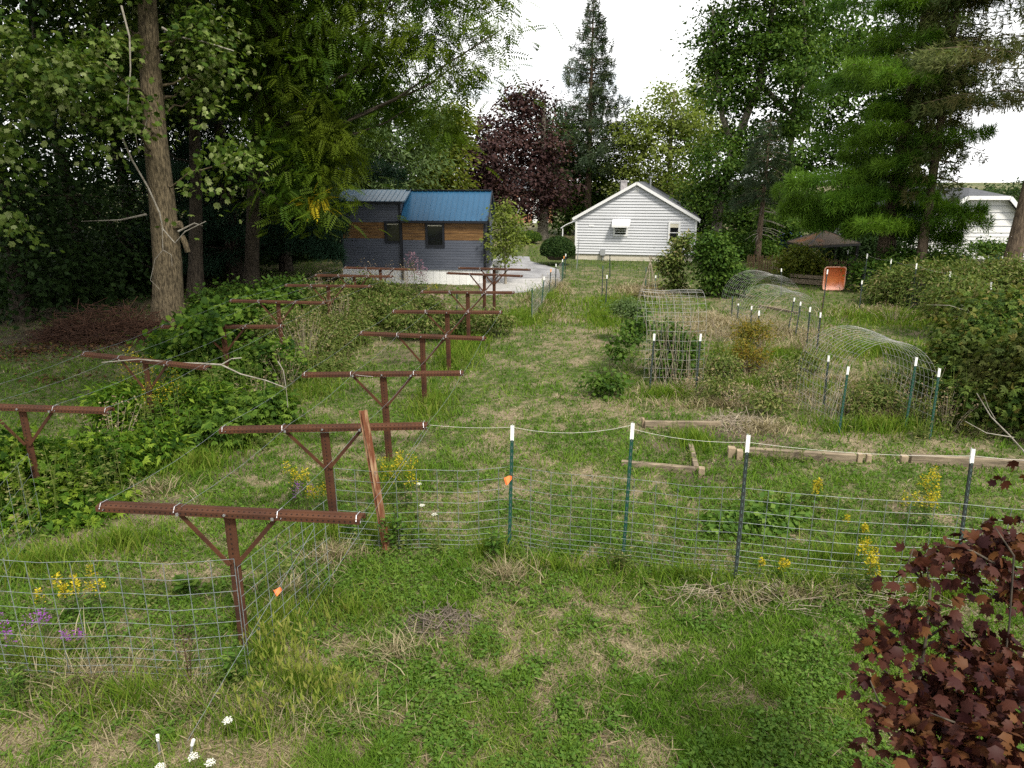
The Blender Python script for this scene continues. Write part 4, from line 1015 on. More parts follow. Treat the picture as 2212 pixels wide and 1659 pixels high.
# orange tub hung facing the viewer
oTb = A(1801, 601, 29.3); kx = mpp(29.3, 600)
t = thing('poly_tub', 'faded orange plastic wheelbarrow tub propped upright on the fence', 'tub', oTb)
def rrect(w, h, r, n=5):
    o = []
    for cx, cz, a0 in [(w / 2 - r, h / 2 - r, 0), (-w / 2 + r, h / 2 - r, 90), (-w / 2 + r, -h / 2 + r, 180), (w / 2 - r, -h / 2 + r, 270)]:
        for i in range(n + 1): o.append((cx + r * math.cos(R(a0 + 90 * i / n)), cz + r * math.sin(R(a0 + 90 * i / n))))
    return o
w, h = 47 * kx, 51 * kx
def ring(w_, h_, r_, y): return [oTb + V(a - .0 * b, y, b) for a, b in rrect(w_, h_, r_)]
def loft(mb, rings, cap=True, m=0):
    k = len(rings[0]); vs = [p for r_ in rings for p in r_]; fs = []
    for j in range(len(rings) - 1):
        for i in range(k): fs.append((j * k + i, j * k + (i + 1) % k, (j + 1) * k + (i + 1) % k, (j + 1) * k + i))
    if cap: fs.append(tuple(range((len(rings) - 1) * k, len(rings) * k)))
    mb.add(vs, fs, m)
mb = MB(); loft(mb, [ring(w * .93, h * .93, .10, -.06), ring(w * .82, h * .80, .11, .14), ring(w * .74, h * .72, .12, .18)]); loft(mb, [ring(w * .95, h * .95, .10, -.05), ring(w * .85, h * .83, .11, .16), ring(w * .76, h * .74, .12, .205)]); mb.build('basin', TUB, t)
mb = MB(); loft(mb, [ring(w * .93, h * .93, .10, -.06), ring(w * .93, h * .93, .10, -.085), ring(w, h, .12, -.085), ring(w, h, .12, -.05), ring(w * .95, h * .95, .10, -.045)], cap=False); mb.build('rim', TUBR, t)
guy('rusty_rod', G(1771, 708), A(1779, 640, G(1771, 708)[1]), 'rusty rod standing below the orange tub', 'rod', r=.012, m=RUST)
# ---------------------------------------------------------------- raised bed timbers
GB = 'weathered bed edging timbers'
def beam(ax_, ay, bx, by, h, w, label, m=TIMBER, name='bed_timber'):
    a, b = G(ax_, ay), G(bx, by); mb = MB(); mb.bar(a + V(0, 0, h / 2 - .02), b + V(0, 0, h / 2 - .02), w, h)
    o = mb.build(name, m); bv = o.modifiers.new('bevel', 'BEVEL'); bv.width = .008; bv.segments = 2
    return tag(o, label, 'timber', GB)
beam(1392, 925, 1556, 926, .16, .09, 'short pale timber at the back of the small open bed')
beam(1342, 1007, 1500, 1022, .12, .09, 'front timber of the small open bed behind the wire fence')
beam(1503, 1018, 1491, 968, .12, .08, 'side timber of the small open bed running away from the fence')
beam(1609, 985, 1846, 1000, .17, .10, 'long timber right of the twin end blocks')
beam(1964, 1004, 2260, 1020, .20, .10, 'long timber at the right edge behind the last fence post')
beam(1289, 690, 1325, 690, .14, .09, 'short timber beside the mown path')
beam(1545, 824, 1575, 822, .12, .1, 'small timber piece right of the upright grid arch')
beam(1640, 664, 1725, 680, .12, .09, 'thin timber seen under the middle arches')
GB = 'cut timber end blocks along the beds'
for a in [(1386, 922, 1391, 922, .19, .1, 'upright block at the left end of the short pale timber'), (1508, 1030, 1521, 1031, .18, .11, 'upright block at the corner of the small open bed'),
          (1571, 986, 1587, 987, .19, .13, 'left one of the twin end blocks'), (1590, 991, 1603, 992, .18, .12, 'right one of the twin end blocks'),
          (1850, 999, 1861, 1000, .18, .1, 'left block where the long timber ends'), (1869, 1001, 1880, 1002, .18, .1, 'right block where the long timber ends'),
          (1943, 1003, 1958, 1004, .18, .1, 'block at the start of the right edge timber')]:
    beam(*a, m=BLOCK, name='end_block')
# log pile
pl = G(928, 672)
for i, (dx, dz, r_, L_) in enumerate([(-.55, .16, .16, .7), (-.2, .15, .15, .6), (.15, .17, .17, .7), (.5, .14, .14, .65), (-.35, .42, .15, .6), (0, .43, .14, .7), (.35, .42, .15, .6)]):
    p = pl + V(dx, rng.normal() * .05, dz); mb = MB(); e = unit(V(rng.normal() * .5, 1, 0))
    mb.tube([p - e * L_ / 2, p - e * L_ * .47, p, p + e * L_ / 2], [r_ * .9, r_, r_ * 1.02, r_ * .95], 9)
    tag(mb.build('log', LOGM), 'cut log in the small pile behind the path row trellis', 'log', 'logs in the small pile')
# parked car far behind
pc = A(1686, 534, 47.); pc[2] = 0; t = thing('parked_car', 'blue car parked far behind the thin conifer', 'car', pc)
mb = MB(); side = [(-2.1, .35), (-2.15, .75), (-1.9, .95), (-1.1, 1.0), (-.55, 1.45), (.9, 1.48), (1.6, 1.05), (2.1, .95), (2.2, .6), (2.15, .35)]
mb.extrude([(a, b) for a, b in side], pc + V(-.85, 0, 0), (1, 0, 0), (0, 1, 0), (0, 0, 1), 1.7); mb.build('body', CARP, t)
mb = MB(); mb.extrude([(-.95, 1.02), (-.5, 1.38), (.85, 1.40), (1.35, 1.06)], pc + V(-.862, 0, 0), (1, 0, 0), (0, 1, 0), (0, 0, 1), 1.724); mb.build('window', GLASS, t)
mb = MB(); mb.add([pc + V(-.7, -.98, 1.02), pc + V(.7, -.98, 1.02), pc + V(.6, -.54, 1.42), pc + V(-.6, -.54, 1.42)], [(0, 1, 2, 3)]); mb.build('windscreen', UNITM, t)
for dx in (-1.35, 1.4):
    for dy in (-.86, .66):
        mb = MB(); mb.tube([pc + V(dy, dx, .33), pc + V(dy + .2, dx, .33)], .33, 16); mb.build('wheel', TYRE, t)
# green bin at the right house
pg = G(2146, 577); t = thing('rain_bin', 'pale green plastic bin beside the thick spruce trunk', 'bin', pg)
mb = MB(); mb.tube([pg, pg + V(0, 0, .4), pg + V(0, 0, .62)], [.24, .28, .29], 14); mb.build('body', BINM, t)
mb = MB(); mb.tube([pg + V(0, 0, .62), pg + V(0, 0, .66), pg + V(0, 0, .7)], [.31, .31, .2], 14); mb.build('lid', BINM, t)
# ---------------------------------------------------------------- trees
GT = 'trees of the dark wood on the left'
# big trunk tree
b = G(367, 697); Yb = b[1]
ash = tree('shade_tree', 'large tree with thick leaning grey brown trunk at the wood edge', b, [A(362, 560, Yb), A(350, 430, Yb), A(336, 300, Yb), A(325, 150, Yb), A(318, 0, Yb), A(310, -180, Yb), A(305, -420, Yb)], .50,
     [blob(460, 90, Yb - 1, 80, 90), blob(190, 130, Yb - 1.5, 90, 110), blob(60, 150, Yb - 3, 120, 120), blob(250, -120, Yb, 300, 110), blob(330, -350, Yb, 420, 170), blob(490, 310, Yb - 2, 60, 36), blob(440, 395, Yb - 2.5, 48, 26), blob(255, 250, Yb - 2, 36, 60), blob(235, 330, Yb - 2, 34, 34), blob(470, 240, Yb - 2, 55, 26), blob(400, 310, Yb - 2, 30, 26), blob(420, 30, Yb - 1, 60, 40), blob(-60, 330, Yb - 5, 100, 60), blob(10, 470, Yb - 6, 36, 30), blob(300, 120, Yb + 2.2, 200, 120)],
     400, 52, .6, MAPLE, .17, L_SILVER, BARKA, limbs=40, lr=.05, flat=.5, droop=.6, rv=.4, flare=1.18, jit=.8)
ash.children  # trunk, branches, crown
trk = [c for c in ash.children if c.name.startswith('branches')][0]
mb = MB()   # dead limb running down the trunk, stub and twigs
def px_limb(mb, pts, Y, r0, r1, n=6):
    P = [A(x, y, Y) for x, y in pts]; k = len(P); mb.tube(P, [r0 + (r1 - r0) * i / (k - 1) for i in range(k)], n)
px_limb(mb, [(265, 300), (285, 345), (320, 405), (345, 460), (352, 495), (378, 525), (400, 500), (445, 478)], Yb - .75, .032, .012)
px_limb(mb, [(385, 500), (420, 482), (438, 488)], Yb - .7, .03, .012)
px_limb(mb, [(350, 480), (352, 540), (335, 560), (325, 605), (345, 625)], Yb - .78, .013, .006)
px_limb(mb, [(352, 540), (370, 550), (372, 575)], Yb - .76, .010, .005)
px_limb(mb, [(316, 463), (260, 475), (176, 478)], Yb - .3, .035, .008)
px_limb(mb, [(262, 12), (280, 80), (282, 150), (275, 240)], Yb - 2, .028, .012)
px_limb(mb, [(285, 250), (300, 330), (318, 255)], Yb - 1, .02, .01)
px_limb(mb, [(350, 60), (385, 80), (440, 90), (505, 110)], Yb - 1.2, .04, .015)
mb.build('dead_limb', GREYTW, ash)
mb = MB(); px_limb(mb, [(372, 488), (392, 485)], Yb - .1, .13, .12, 9); px_limb(mb, [(393, 510), (400, 525), (406, 545)], Yb - .1, .09, .08, 8); mb.build('broken_stub', BARKA, ash)
def gt(px, py): return G(px, py)
# second-row trunks
b = gt(425, 642); Y = b[1]
tree('shade_tree', 'slim dark trunk between the thick leaning trunk and the pine trunk', b, [A(423, 400, Y), A(418, 200, Y), A(412, 0, Y), A(405, -300, Y)], .30,
     [blob(300, 0, Y, 260, 200), blob(480, 60, Y, 200, 170), blob(400, -260, Y, 380, 200), blob(250, 230, Y + 2, 130, 90)], 300, 70, .9, LEAF, .19, L_WOOD, BARKD, GT, limbs=24)
b = gt(509, 606); Y = b[1]
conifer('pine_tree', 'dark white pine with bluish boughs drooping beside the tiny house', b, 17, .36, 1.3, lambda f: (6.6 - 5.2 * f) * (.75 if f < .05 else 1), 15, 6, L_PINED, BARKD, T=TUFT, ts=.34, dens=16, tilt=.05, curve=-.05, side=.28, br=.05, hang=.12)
# walnut overhanging from the centre left
b = gt(545, 628); Y = 26.
wal = [blob(620, 60, Y, 110, 150), blob(700, 200, Y, 110, 160), blob(610, 310, Y + .5, 90, 120), blob(760, 90, Y, 130, 110), blob(660, 400, Y - 1, 75, 65), blob(700, 300, Y - .5, 70, 100), blob(850, 60, Y - 1, 110, 60), blob(920, 95, Y - 1.5, 90, 60), blob(990, 150, Y - 2, 60, 45), blob(1060, 50, Y - 2, 75, 35), blob(1085, 100, Y - 2.2, 40, 40), blob(940, 230, Y - 1, 55, 50), blob(850, 190, Y, 70, 60), blob(950, 285, Y - .5, 50, 30), blob(560, 150, Y + 1, 90, 130), blob(800, -80, Y, 330, 90), blob(1000, -20, Y - 1, 150, 40), blob(620, -160, Y + 2, 300, 150)]
walnut = tree('walnut_tree', 'feathery leaved walnut hanging over from the upper left, yellowing in places', b, [A(548, 400, Y + .8), A(556, 250, Y + .6), A(580, 100, Y + .3), A(620, -120, Y)], .32, wal, 950, 13, .75, PINNATE, .50, L_WALNUT, BARKD, limbs=46, lr=.07, flat=.55, droop=.35)
# a few leaves already yellow, and a low pine bough reaching over the tiny house
c, fo = foliage([blob(680, 432, 24.6, 14, 18)], 8, 4, .3, PINNATE, .5, droop=.3); fast('yellow_leaves', [fo], L_GOLD, walnut)
def bough(parent, a, b, wid, n, lm, ts=.34):
    a, b = np.asarray(a), np.asarray(b); mb = MB(); mb.tube([a, (a + b) / 2 + V(0, 0, .1), b], [.06, .04, .015], 5); mb.build('low_branch', BARKD, parent)
    q_ = .15 + .85 * rng.random(n); d_ = unit(b - a); sd = unit(np.cross(d_, V(0, 0, 1))); w_ = wid * (rng.random(n) * 2 - 1) * np.sin(np.clip(q_ * 2.7 + .3, 0, 3.1))
    P = a + (b - a) * q_[:, None] + sd * w_[:, None] + V(0, 0, 1) * (.16 * rng.normal(size=n) + .1)[:, None]
    fast('low_bough', [bake(TUFT, P, unit(d_ + sd * (np.sign(w_) * .7 * rng.random(n))[:, None] + V(0, 0, .15) + .3 * rng.normal(size=(n, 3))), unit(V(0, 0, 1) + .3 * rng.normal(size=(n, 3))), ts * (.7 + .6 * rng.random(n)), .5 + .5 * (rng.random(n) - .5))], lm, parent)
darkpine = [o for o in COL.objects if o.get('label', '').startswith('dark white pine')][0]
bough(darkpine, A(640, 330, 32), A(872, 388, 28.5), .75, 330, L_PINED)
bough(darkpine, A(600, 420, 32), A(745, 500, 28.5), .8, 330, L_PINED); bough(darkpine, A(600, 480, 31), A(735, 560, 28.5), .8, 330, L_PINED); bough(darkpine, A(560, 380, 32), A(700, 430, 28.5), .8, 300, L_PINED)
# dark wood mass
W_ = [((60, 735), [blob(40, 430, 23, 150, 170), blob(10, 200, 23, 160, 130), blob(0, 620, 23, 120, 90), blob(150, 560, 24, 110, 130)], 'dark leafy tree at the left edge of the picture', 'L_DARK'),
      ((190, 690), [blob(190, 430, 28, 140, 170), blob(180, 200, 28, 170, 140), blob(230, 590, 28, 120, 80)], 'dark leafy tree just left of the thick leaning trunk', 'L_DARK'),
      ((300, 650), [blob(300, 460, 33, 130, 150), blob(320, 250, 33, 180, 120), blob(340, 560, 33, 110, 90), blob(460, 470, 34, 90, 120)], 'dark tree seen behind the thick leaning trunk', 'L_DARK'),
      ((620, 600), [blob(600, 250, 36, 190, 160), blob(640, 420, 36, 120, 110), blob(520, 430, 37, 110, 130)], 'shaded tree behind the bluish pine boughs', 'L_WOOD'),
      ((-150, 800), [blob(-120, 400, 20, 150, 240), blob(-120, 100, 20, 220, 200)], 'dark tree cut off by the left edge, crown stretched overhead for shade', 'L_DARK')]
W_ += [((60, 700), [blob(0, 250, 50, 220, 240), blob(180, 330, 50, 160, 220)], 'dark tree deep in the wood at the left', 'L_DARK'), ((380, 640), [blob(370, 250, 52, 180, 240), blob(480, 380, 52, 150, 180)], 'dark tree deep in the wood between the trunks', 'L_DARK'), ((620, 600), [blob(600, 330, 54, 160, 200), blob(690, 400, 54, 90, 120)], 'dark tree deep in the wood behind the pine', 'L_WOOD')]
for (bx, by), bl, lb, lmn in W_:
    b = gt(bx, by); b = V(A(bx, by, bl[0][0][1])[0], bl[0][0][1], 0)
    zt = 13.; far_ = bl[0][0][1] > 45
    bl = bl + [(V(b[0], b[1] + 1, 13), V(5.5, 5, 3.5))] + ([(V(-8.8, 13, 11.6), V(4, 4.5, 2.0)), (V(-12, 12, 11.5), V(4, 4, 2.3)), (V(-6, 9.6, 11.9), V(3.5, 3.5, 1.8)), (V(-3.9, 6.8, 12), V(3, 3, 1.7))] if bx < -100 else [])  # left-edge tree: unseen crown parts added overhead to shade lawn and brambles
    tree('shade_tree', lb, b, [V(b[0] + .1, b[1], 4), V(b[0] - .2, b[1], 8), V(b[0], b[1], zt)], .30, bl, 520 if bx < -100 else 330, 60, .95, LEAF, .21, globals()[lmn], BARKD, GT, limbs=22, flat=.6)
# understorey shrubs closing the wood floor
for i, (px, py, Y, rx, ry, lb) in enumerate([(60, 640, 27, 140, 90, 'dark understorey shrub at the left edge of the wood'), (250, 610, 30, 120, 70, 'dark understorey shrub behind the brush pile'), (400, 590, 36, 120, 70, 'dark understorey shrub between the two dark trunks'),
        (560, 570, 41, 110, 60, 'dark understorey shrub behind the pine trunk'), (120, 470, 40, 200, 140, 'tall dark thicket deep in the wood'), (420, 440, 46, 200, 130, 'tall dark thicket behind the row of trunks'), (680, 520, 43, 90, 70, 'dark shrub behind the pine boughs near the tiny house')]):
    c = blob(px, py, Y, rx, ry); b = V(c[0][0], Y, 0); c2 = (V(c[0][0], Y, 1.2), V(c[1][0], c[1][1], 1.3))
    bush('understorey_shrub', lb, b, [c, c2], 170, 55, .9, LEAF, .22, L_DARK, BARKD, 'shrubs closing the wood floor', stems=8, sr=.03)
# trees behind the tiny house
def bgtree(name, lb, bx, Y, bl, nc, per, rc, T, sz, lm, bm, r0=.3, limbs=16, grp=None, **kw):
    b = V(A(bx, 500, Y)[0], Y, 0); top = max(q[0][2] for q in bl)
    return tree(name, lb, b, [V(b[0] + .1, Y, top * .3), V(b[0] - .1, Y, top * .6), V(b[0], Y, top)], r0, bl, nc, per, rc, T, sz, lm, bm, grp, limbs=limbs, **kw)
GB = 'trees behind the houses'
bgtree('willow_tree', 'grey green willow like tree above the left part of the metal roof', 850, 41, [blob(850, 330, 41, 110, 110), blob(780, 300, 41, 80, 110), blob(900, 250, 41, 70, 80), blob(760, 420, 41, 70, 60)], 240, 70, .95, SLIM, .34, L_PALE, BARKD, grp=GB, droop=.6)
bgtree('linden_tree', 'yellow green tree above the middle of the blue roof', 960, 47, [blob(945, 350, 47, 52, 80), blob(960, 280, 47, 42, 60), blob(985, 245, 47, 22, 34), blob(920, 420, 47, 66, 45)], 200, 65, .95, LEAF, .26, L_YEL, BARKD, grp=GB)
bgtree('shade_tree', 'mid green tree filling the gap between the willow like tree and walnut', 720, 48, [blob(720, 360, 48, 110, 120), blob(680, 250, 48, 110, 110), blob(800, 170, 48, 70, 50)], 200, 65, 1.1, LEAF, .28, L_MAPLE, BARKD, grp=GB)
bgtree('purple_maple', 'dark purple leaved maple between the blue roof and the tall spruce', 1172, 56, [blob(1095, 330, 56, 100, 85), blob(1130, 250, 56, 50, 60), blob(1045, 380, 56, 55, 70), blob(1110, 420, 56, 110, 55), blob(1170, 330, 55, 45, 80), blob(1145, 215, 56, 40, 25), blob(1065, 290, 56, 50, 50), blob(1030, 360, 56, 42, 60), blob(1020, 425, 56, 30, 40), blob(1200, 400, 55, 40, 50)], 380, 60, 1.0, LEAF, .27, L_PURP, BARKG, r0=.42, grp=GB, limbs=24, rv=.6)
bgtree('shade_tree', 'dark green tree wrapped round the foot of the tall spruce', 1225, 62, [blob(1230, 360, 62, 80, 110), blob(1200, 290, 62, 50, 60), blob(1290, 400, 62, 60, 80), blob(1260, 460, 62, 90, 50)], 260, 60, 1.1, LEAF, .27, L_MAPLE, BARKD, grp=GB)
bs = V(A(1268, 500, 60)[0], 60, 0)
conifer('spruce_tree', 'tall narrow spruce standing alone against the white sky', bs, A(1262, -18, 60)[2], .34, 5., lambda f: .12 + 5.0 * (1 - f) ** .95, 36, 7, L_SPR, BARKP, T=SPRAY, ts=.38, dens=6.2, tilt=-.02, curve=.10, side=.17, br=.045, hang=.36, sparse=.2)
bgtree('honeylocust_tree', 'pale lime green tree right of the tall spruce above the white house', 1440, 58, [blob(1430, 330, 58, 95, 80), blob(1450, 240, 58, 55, 60), blob(1375, 290, 58, 50, 60), blob(1500, 290, 58, 45, 75), blob(1435, 195, 58, 35, 32), blob(1350, 380, 58, 50, 50), blob(1420, 410, 58, 110, 45)], 300, 60, .9, LEAF, .25, L_LIME, BARKG, grp=GB, limbs=22)
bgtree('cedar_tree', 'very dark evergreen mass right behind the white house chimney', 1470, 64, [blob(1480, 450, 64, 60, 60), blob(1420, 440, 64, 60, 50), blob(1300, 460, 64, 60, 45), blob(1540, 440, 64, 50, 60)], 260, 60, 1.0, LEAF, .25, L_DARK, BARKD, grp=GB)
bgtree('shade_tree', 'yellowish tree peeping over the gap left of the big vine clad tree', 1520, 70, [blob(1530, 190, 70, 40, 70), blob(1530, 290, 70, 50, 50)], 90, 55, 1.0, LEAF, .3, L_LIME, BARKG, grp=GB)
# right hand big deciduous with twin trunks
bx = V(A(1548, 480, 44)[0], 44, 0)
bl = [blob(1590, 60, 44, 75, 95), blob(1650, 130, 44, 95, 90), blob(1570, 180, 44, 55, 70), blob(1610, 260, 44, 75, 50), blob(1740, 120, 43, 80, 110), blob(1700, 30, 44, 110, 70), blob(1560, 350, 43, 65, 60), blob(1570, 420, 43, 60, 60), blob(1640, 330, 44, 70, 50), blob(1640, -80, 44, 190, 70), blob(1540, 100, 44, 25, 80), blob(1700, 250, 44, 60, 60), blob(1640, 420, 43.5, 60, 50), blob(1500, 430, 44, 30, 40)]
t = tree('shade_tree', 'large twin trunked tree with dangling leafy vines right of the white house', bx, [A(1552, 450, 44), A(1584, 323, 44), A(1640, 180, 44), A(1665, 40, 44), A(1690, -120, 44)], .36, bl, 400, 105, .95, LEAF, .22, L_MAPLE, BARKG, limbs=30, rv=.5)
mb = MB(); px_limb(mb, [(1584, 323), (1560, 250), (1545, 120), (1540, 20)], 44, .2, .08, 8); px_limb(mb, [(1640, 180), (1720, 260), (1740, 150), (1735, -20)], 44.2, .2, .08, 8); px_limb(mb, [(1690, 130), (1665, 70), (1640, 20)], 43.8, .12, .05, 8); mb.build('limb', BARKG, t, smooth=True)
bgtree('shade_tree', 'tree with full crown behind the gazebo and the thin conifer', 1690, 52, [blob(1690, 420, 52, 90, 80), blob(1600, 470, 52, 60, 50), blob(1740, 330, 52, 80, 80), blob(1800, 450, 52, 80, 60), blob(1850, 200, 52, 120, 160), blob(1640, 480, 52, 60, 40), blob(1780, 60, 52, 120, 100), blob(1870, 400, 52, 60, 90)], 560, 70, 1.1, LEAF, .26, L_MAPLE, BARKD, grp=GB)
bgtree('shade_tree', 'dark tree behind the trunk of the bright pine', 1960, 50, [blob(1930, 330, 50, 110, 120), blob(1900, 470, 50, 90, 60), blob(1960, 120, 50, 100, 110)], 230, 60, 1.1, LEAF, .26, L_DARK, BARKD, grp=GB)
# thin spruce
b = G(1634, 566); conifer('spruce_tree', 'thin spruce with bare dead lower branches left of the gazebo', b, 7.6, .20, 3.6, lambda f: 2.0 * (1 - f) ** .7 + .3, 14, 5, L_SPR, BARKP, T=SPRAY, ts=.28, dens=9, tilt=-.15, curve=-.1, hang=.25, lean=(.012, 0))
dead = bpy.data.objects[[o.name for o in COL.objects if o.get('label', '').startswith('thin spruce')][0]]
mb = MB()
for i in range(26):
    z = 1.4 + 2.2 * rng.random(); a = rng.random() * 6.28; L_ = .6 + .9 * rng.random(); p = V(b[0] + .012 * z, b[1], z)
    mb.tube([p, p + V(math.cos(a) * L_ * .5, math.sin(a) * L_ * .5, -.1), p + V(math.cos(a) * L_, math.sin(a) * L_, -.35)], [.02, .013, .005], 4)
mb.build('dead_branches', GREYTW, dead)
# bright white pine
b = V(A(1907, 570, 31.)[0], 31., 0)
conifer('pine_tree', 'broad bright green white pine in tiers over the gazebo', b, 18.5, .40, 2.5, lambda f: 4.9 * (1 - f) ** .5 * (.86 if f < .1 else 1) * (.75 + .27 * math.sin(f * 37)) + .4, 26, 6, L_PINE, BARKP, T=TUFT, ts=.29, dens=24, tilt=.08, curve=-.05, side=.30, lean=(.028, 0), br=.05, hang=.06, sparse=.12, bias=.48)
# far right leaning spruce, drooping olive sprays
b = V(A(2180, 575, 27.)[0], 27., 0)
conifer('spruce_tree', 'thick trunked spruce with long drooping olive branches at the right edge', b, 18, .34, 7.2, lambda f: 5.2 * (1 - f) ** .7 + .3, 13, 6, L_SPRO, BARKP, T=SPRAY, ts=.26, dens=17, tilt=.30, curve=-.26, side=.36, lean=(.055, 0), br=.03, hang=.4, sparse=.12)
b = V(A(2005, 560, 29.)[0], 29.5, 0)
conifer('spruce_tree', 'olive drab spruce with hanging sprays right of the bright pine', b, 17, .22, 4.3, lambda f: 1.35 * (1 - f) ** .5 + .3, 20, 6, L_SPRO, BARKP, T=SPRAY, ts=.26, dens=11, tilt=-.05, curve=-.16, side=.3, lean=(-.012, 0), br=.04, hang=.5)
# small flat crowned tree by the right house
b = G(2131, 578); Y = b[1]
tree('fruit_tree', 'small flat crowned tree beside the green bin', b, [A(2131, 555, Y), A(2134, 535, Y)], .10, [blob(2130, 528, Y, 32, 13), blob(2160, 534, Y, 40, 14), blob(2105, 530, Y, 14, 8)], 60, 50, .35, LEAF, .14, L_MAPLE, BARKD, limbs=8, lr=.03)
# young tree beside the tiny house
b = G(1092, 580); Y = 31.
tree('young_tree', 'young pale leaved tree at the right end of the tiny house', V(A(1092, 570, Y)[0], Y, 0), [A(1090, 530, Y), A(1092, 480, Y)], .05, [blob(1080, 500, Y, 18, 50), blob(1105, 500, Y, 22, 35), blob(1092, 455, Y, 14, 22), blob(1120, 510, Y, 14, 18), blob(1085, 550, Y, 18, 22)], 130, 16, .4, LEAF, .15, L_LIME, BARKG, limbs=26, lr=.02)
# garden trees
b = G(1462, 632); Y = b[1]
tree('fruit_tree', 'small staked fruit tree in front of the right part of the white house', b, [A(1462, 590, Y), A(1470, 550, Y), A(1480, 515, Y)], .035, [blob(1455, 560, Y, 26, 26), blob(1478, 525, Y, 22, 20), blob(1462, 600, Y, 24, 28), blob(1440, 570, Y, 16, 18), blob(1488, 510, Y, 14, 10)], 120, 26, .32, LEAF, .13, L_WEED, BARKD, limbs=22, lr=.014)
b = G(1565, 640); Y = b[1]
bush('leafy_bush', 'big leafy dark green bush right of the white house corner', b, [blob(1545, 560, Y, 34, 45), blob(1575, 595, Y, 32, 32), blob(1530, 525, Y, 22, 22), blob(1605, 605, Y, 16, 20), blob(1545, 615, Y, 28, 16)], 200, 34, .34, LEAF, .15, L_MAPLE, BARKD, stems=14, sr=.025)
bush('leafy_bush', 'bright green bush growing through the lath fence by the gazebo', G(1725, 600), [blob(1728, 560, 32, 28, 28), blob(1755, 580, 32, 22, 20), blob(1700, 575, 32, 22, 18)], 110, 36, .45, LEAF, .16, L_YEL, BARKD)
bush('leafy_bush', 'low bush between the white house and the thin spruce', V(A(1600, 560, 41)[0], 41, 0), [blob(1595, 530, 41, 40, 28), blob(1640, 545, 42, 40, 22), blob(1560, 540, 42, 30, 22)], 150, 40, .6, LEAF, .18, L_MAPLE, BARKD)
# clipped round bushes
def roundbush(lb, px, py, Y, rx, ry, lm, n):
    c, r = blob(px, py, Y, rx, ry); b = V(c[0], Y, 0); t = thing('clipped_bush', lb, 'bush', b)
    d = rdir(n); d[:, 2] = np.abs(d[:, 2]) * 1.1 - .35; d = unit(d); rr = .9 + .12 * rng.random(n)
    P = c + d * r * rr[:, None]; P[:, 2] = np.maximum(P[:, 2], .03)
    fast('foliage', [bake(LEAF, P, unit(rdir(n) + d * .4), unit(d + .5 * rdir(n)), .10 * (.7 + .6 * rng.random(n)), .5 + (rng.random(n) - .5))], lm, t)
    mb = MB(); k = 12; rings = []
    for i in range(7):
        th = -.9 + 2.35 * i / 6; rings.append([c + V(math.cos(th) * math.cos(2 * math.pi * q_ / k) * r[0] * .88, math.cos(th) * math.sin(2 * math.pi * q_ / k) * r[1] * .88, max(-c[2] + .02, math.sin(th) * r[2] * .88)) for q_ in range(k)])
    loft(mb, rings); mb.build('inner_growth', BARKD, t)
roundbush('dark clipped dome bush at the left corner of the white house', 1205, 541, 38.5, 36, 28, L_YEW, 9000)
roundbush('smaller round bush under the purple maple', 1143, 514, 52, 26, 14, L_MAPLE, 4000)
# hedges and thickets on the right
def hedge(lb, pts, T, sz, lm, per=40, rc=.5, dens=10, name='thicket', cat='thicket', stems=10, bm=STEM, **kw):
    bl = [blob(*p) for p in pts]; b = V(np.mean([q[0][0] for q in bl]), np.mean([q[0][1] for q in bl]), 0)
    return bush(name, lb, b, bl, dens * len(bl), per, rc, T, sz, lm, bm, stems=stems, cat=cat, **kw)
hedge('dense bramble thicket filling the right edge beyond the near arch', [(2120, 775, 13.5, 85, 85), (2190, 740, 14, 85, 95), (2105, 710, 15, 52, 58), (2150, 850, 12.6, 75, 60), (2240, 815, 12, 60, 105), (2085, 810, 14.2, 32, 60), (2120, 675, 16.5, 80, 26), (2230, 680, 16, 60, 34)], FIVE, .095, L_THICK, per=40, rc=.36, dens=150, jit=.8, name='bramble_thicket', cat='brambles', sr=.012, stems=30, bm=TWIG)
hedge('olive goldenrod hedge along the fence below the pines', [(1930, 620, 26, 50, 32), (1990, 610, 25, 60, 38), (2060, 605, 24, 60, 35), (2130, 600, 24, 60, 36), (2200, 600, 23, 60, 40), (2080, 640, 20, 60, 34)], SLIM, .15, L_WEED, per=66, rc=.5, dens=80, name='goldenrod_hedge', cat='hedge', stems=40)
hedge('dark shrubs at the foot of the thick pine trunk', [(1960, 560, 30, 60, 22), (2040, 560, 31, 55, 26), (1890, 585, 29, 40, 20)], LEAF, .17, L_MAPLE, per=40, rc=.5, dens=55, name='shrub_clump', cat='shrub')
# left overgrown row
GV = 'overgrowth swallowing the trellis row near the woods'
hedge('broad leaved bramble bank at the left edge below the first T frame', [(30, 1010, 9.7, 100, 75), (150, 1030, 9.7, 90, 78), (230, 1010, 10.0, 65, 65), (40, 1110, 8.9, 100, 60), (190, 1110, 9.0, 60, 40), (290, 975, 10.6, 50, 45), (-60, 1040, 8.8, 90, 100)], FIVE, .088, L_BERRY, per=34, rc=.24, dens=84, rv=.9, jit=.8, name='bramble_bank', cat='brambles', group=GV, stems=30, sr=.007)
hedge('tall goldenrod foliage under the beam with the bare branch', [(330, 890, 12.2, 60, 60), (260, 870, 12.2, 50, 40), (400, 910, 12.0, 50, 60), (440, 870, 12.4, 36, 50), (350, 970, 11, 45, 40)], SLIM, .15, L_BERRY, per=44, rc=.26, dens=85, name='goldenrod_clump', cat='goldenrod', group=GV, stems=40, sr=.006)
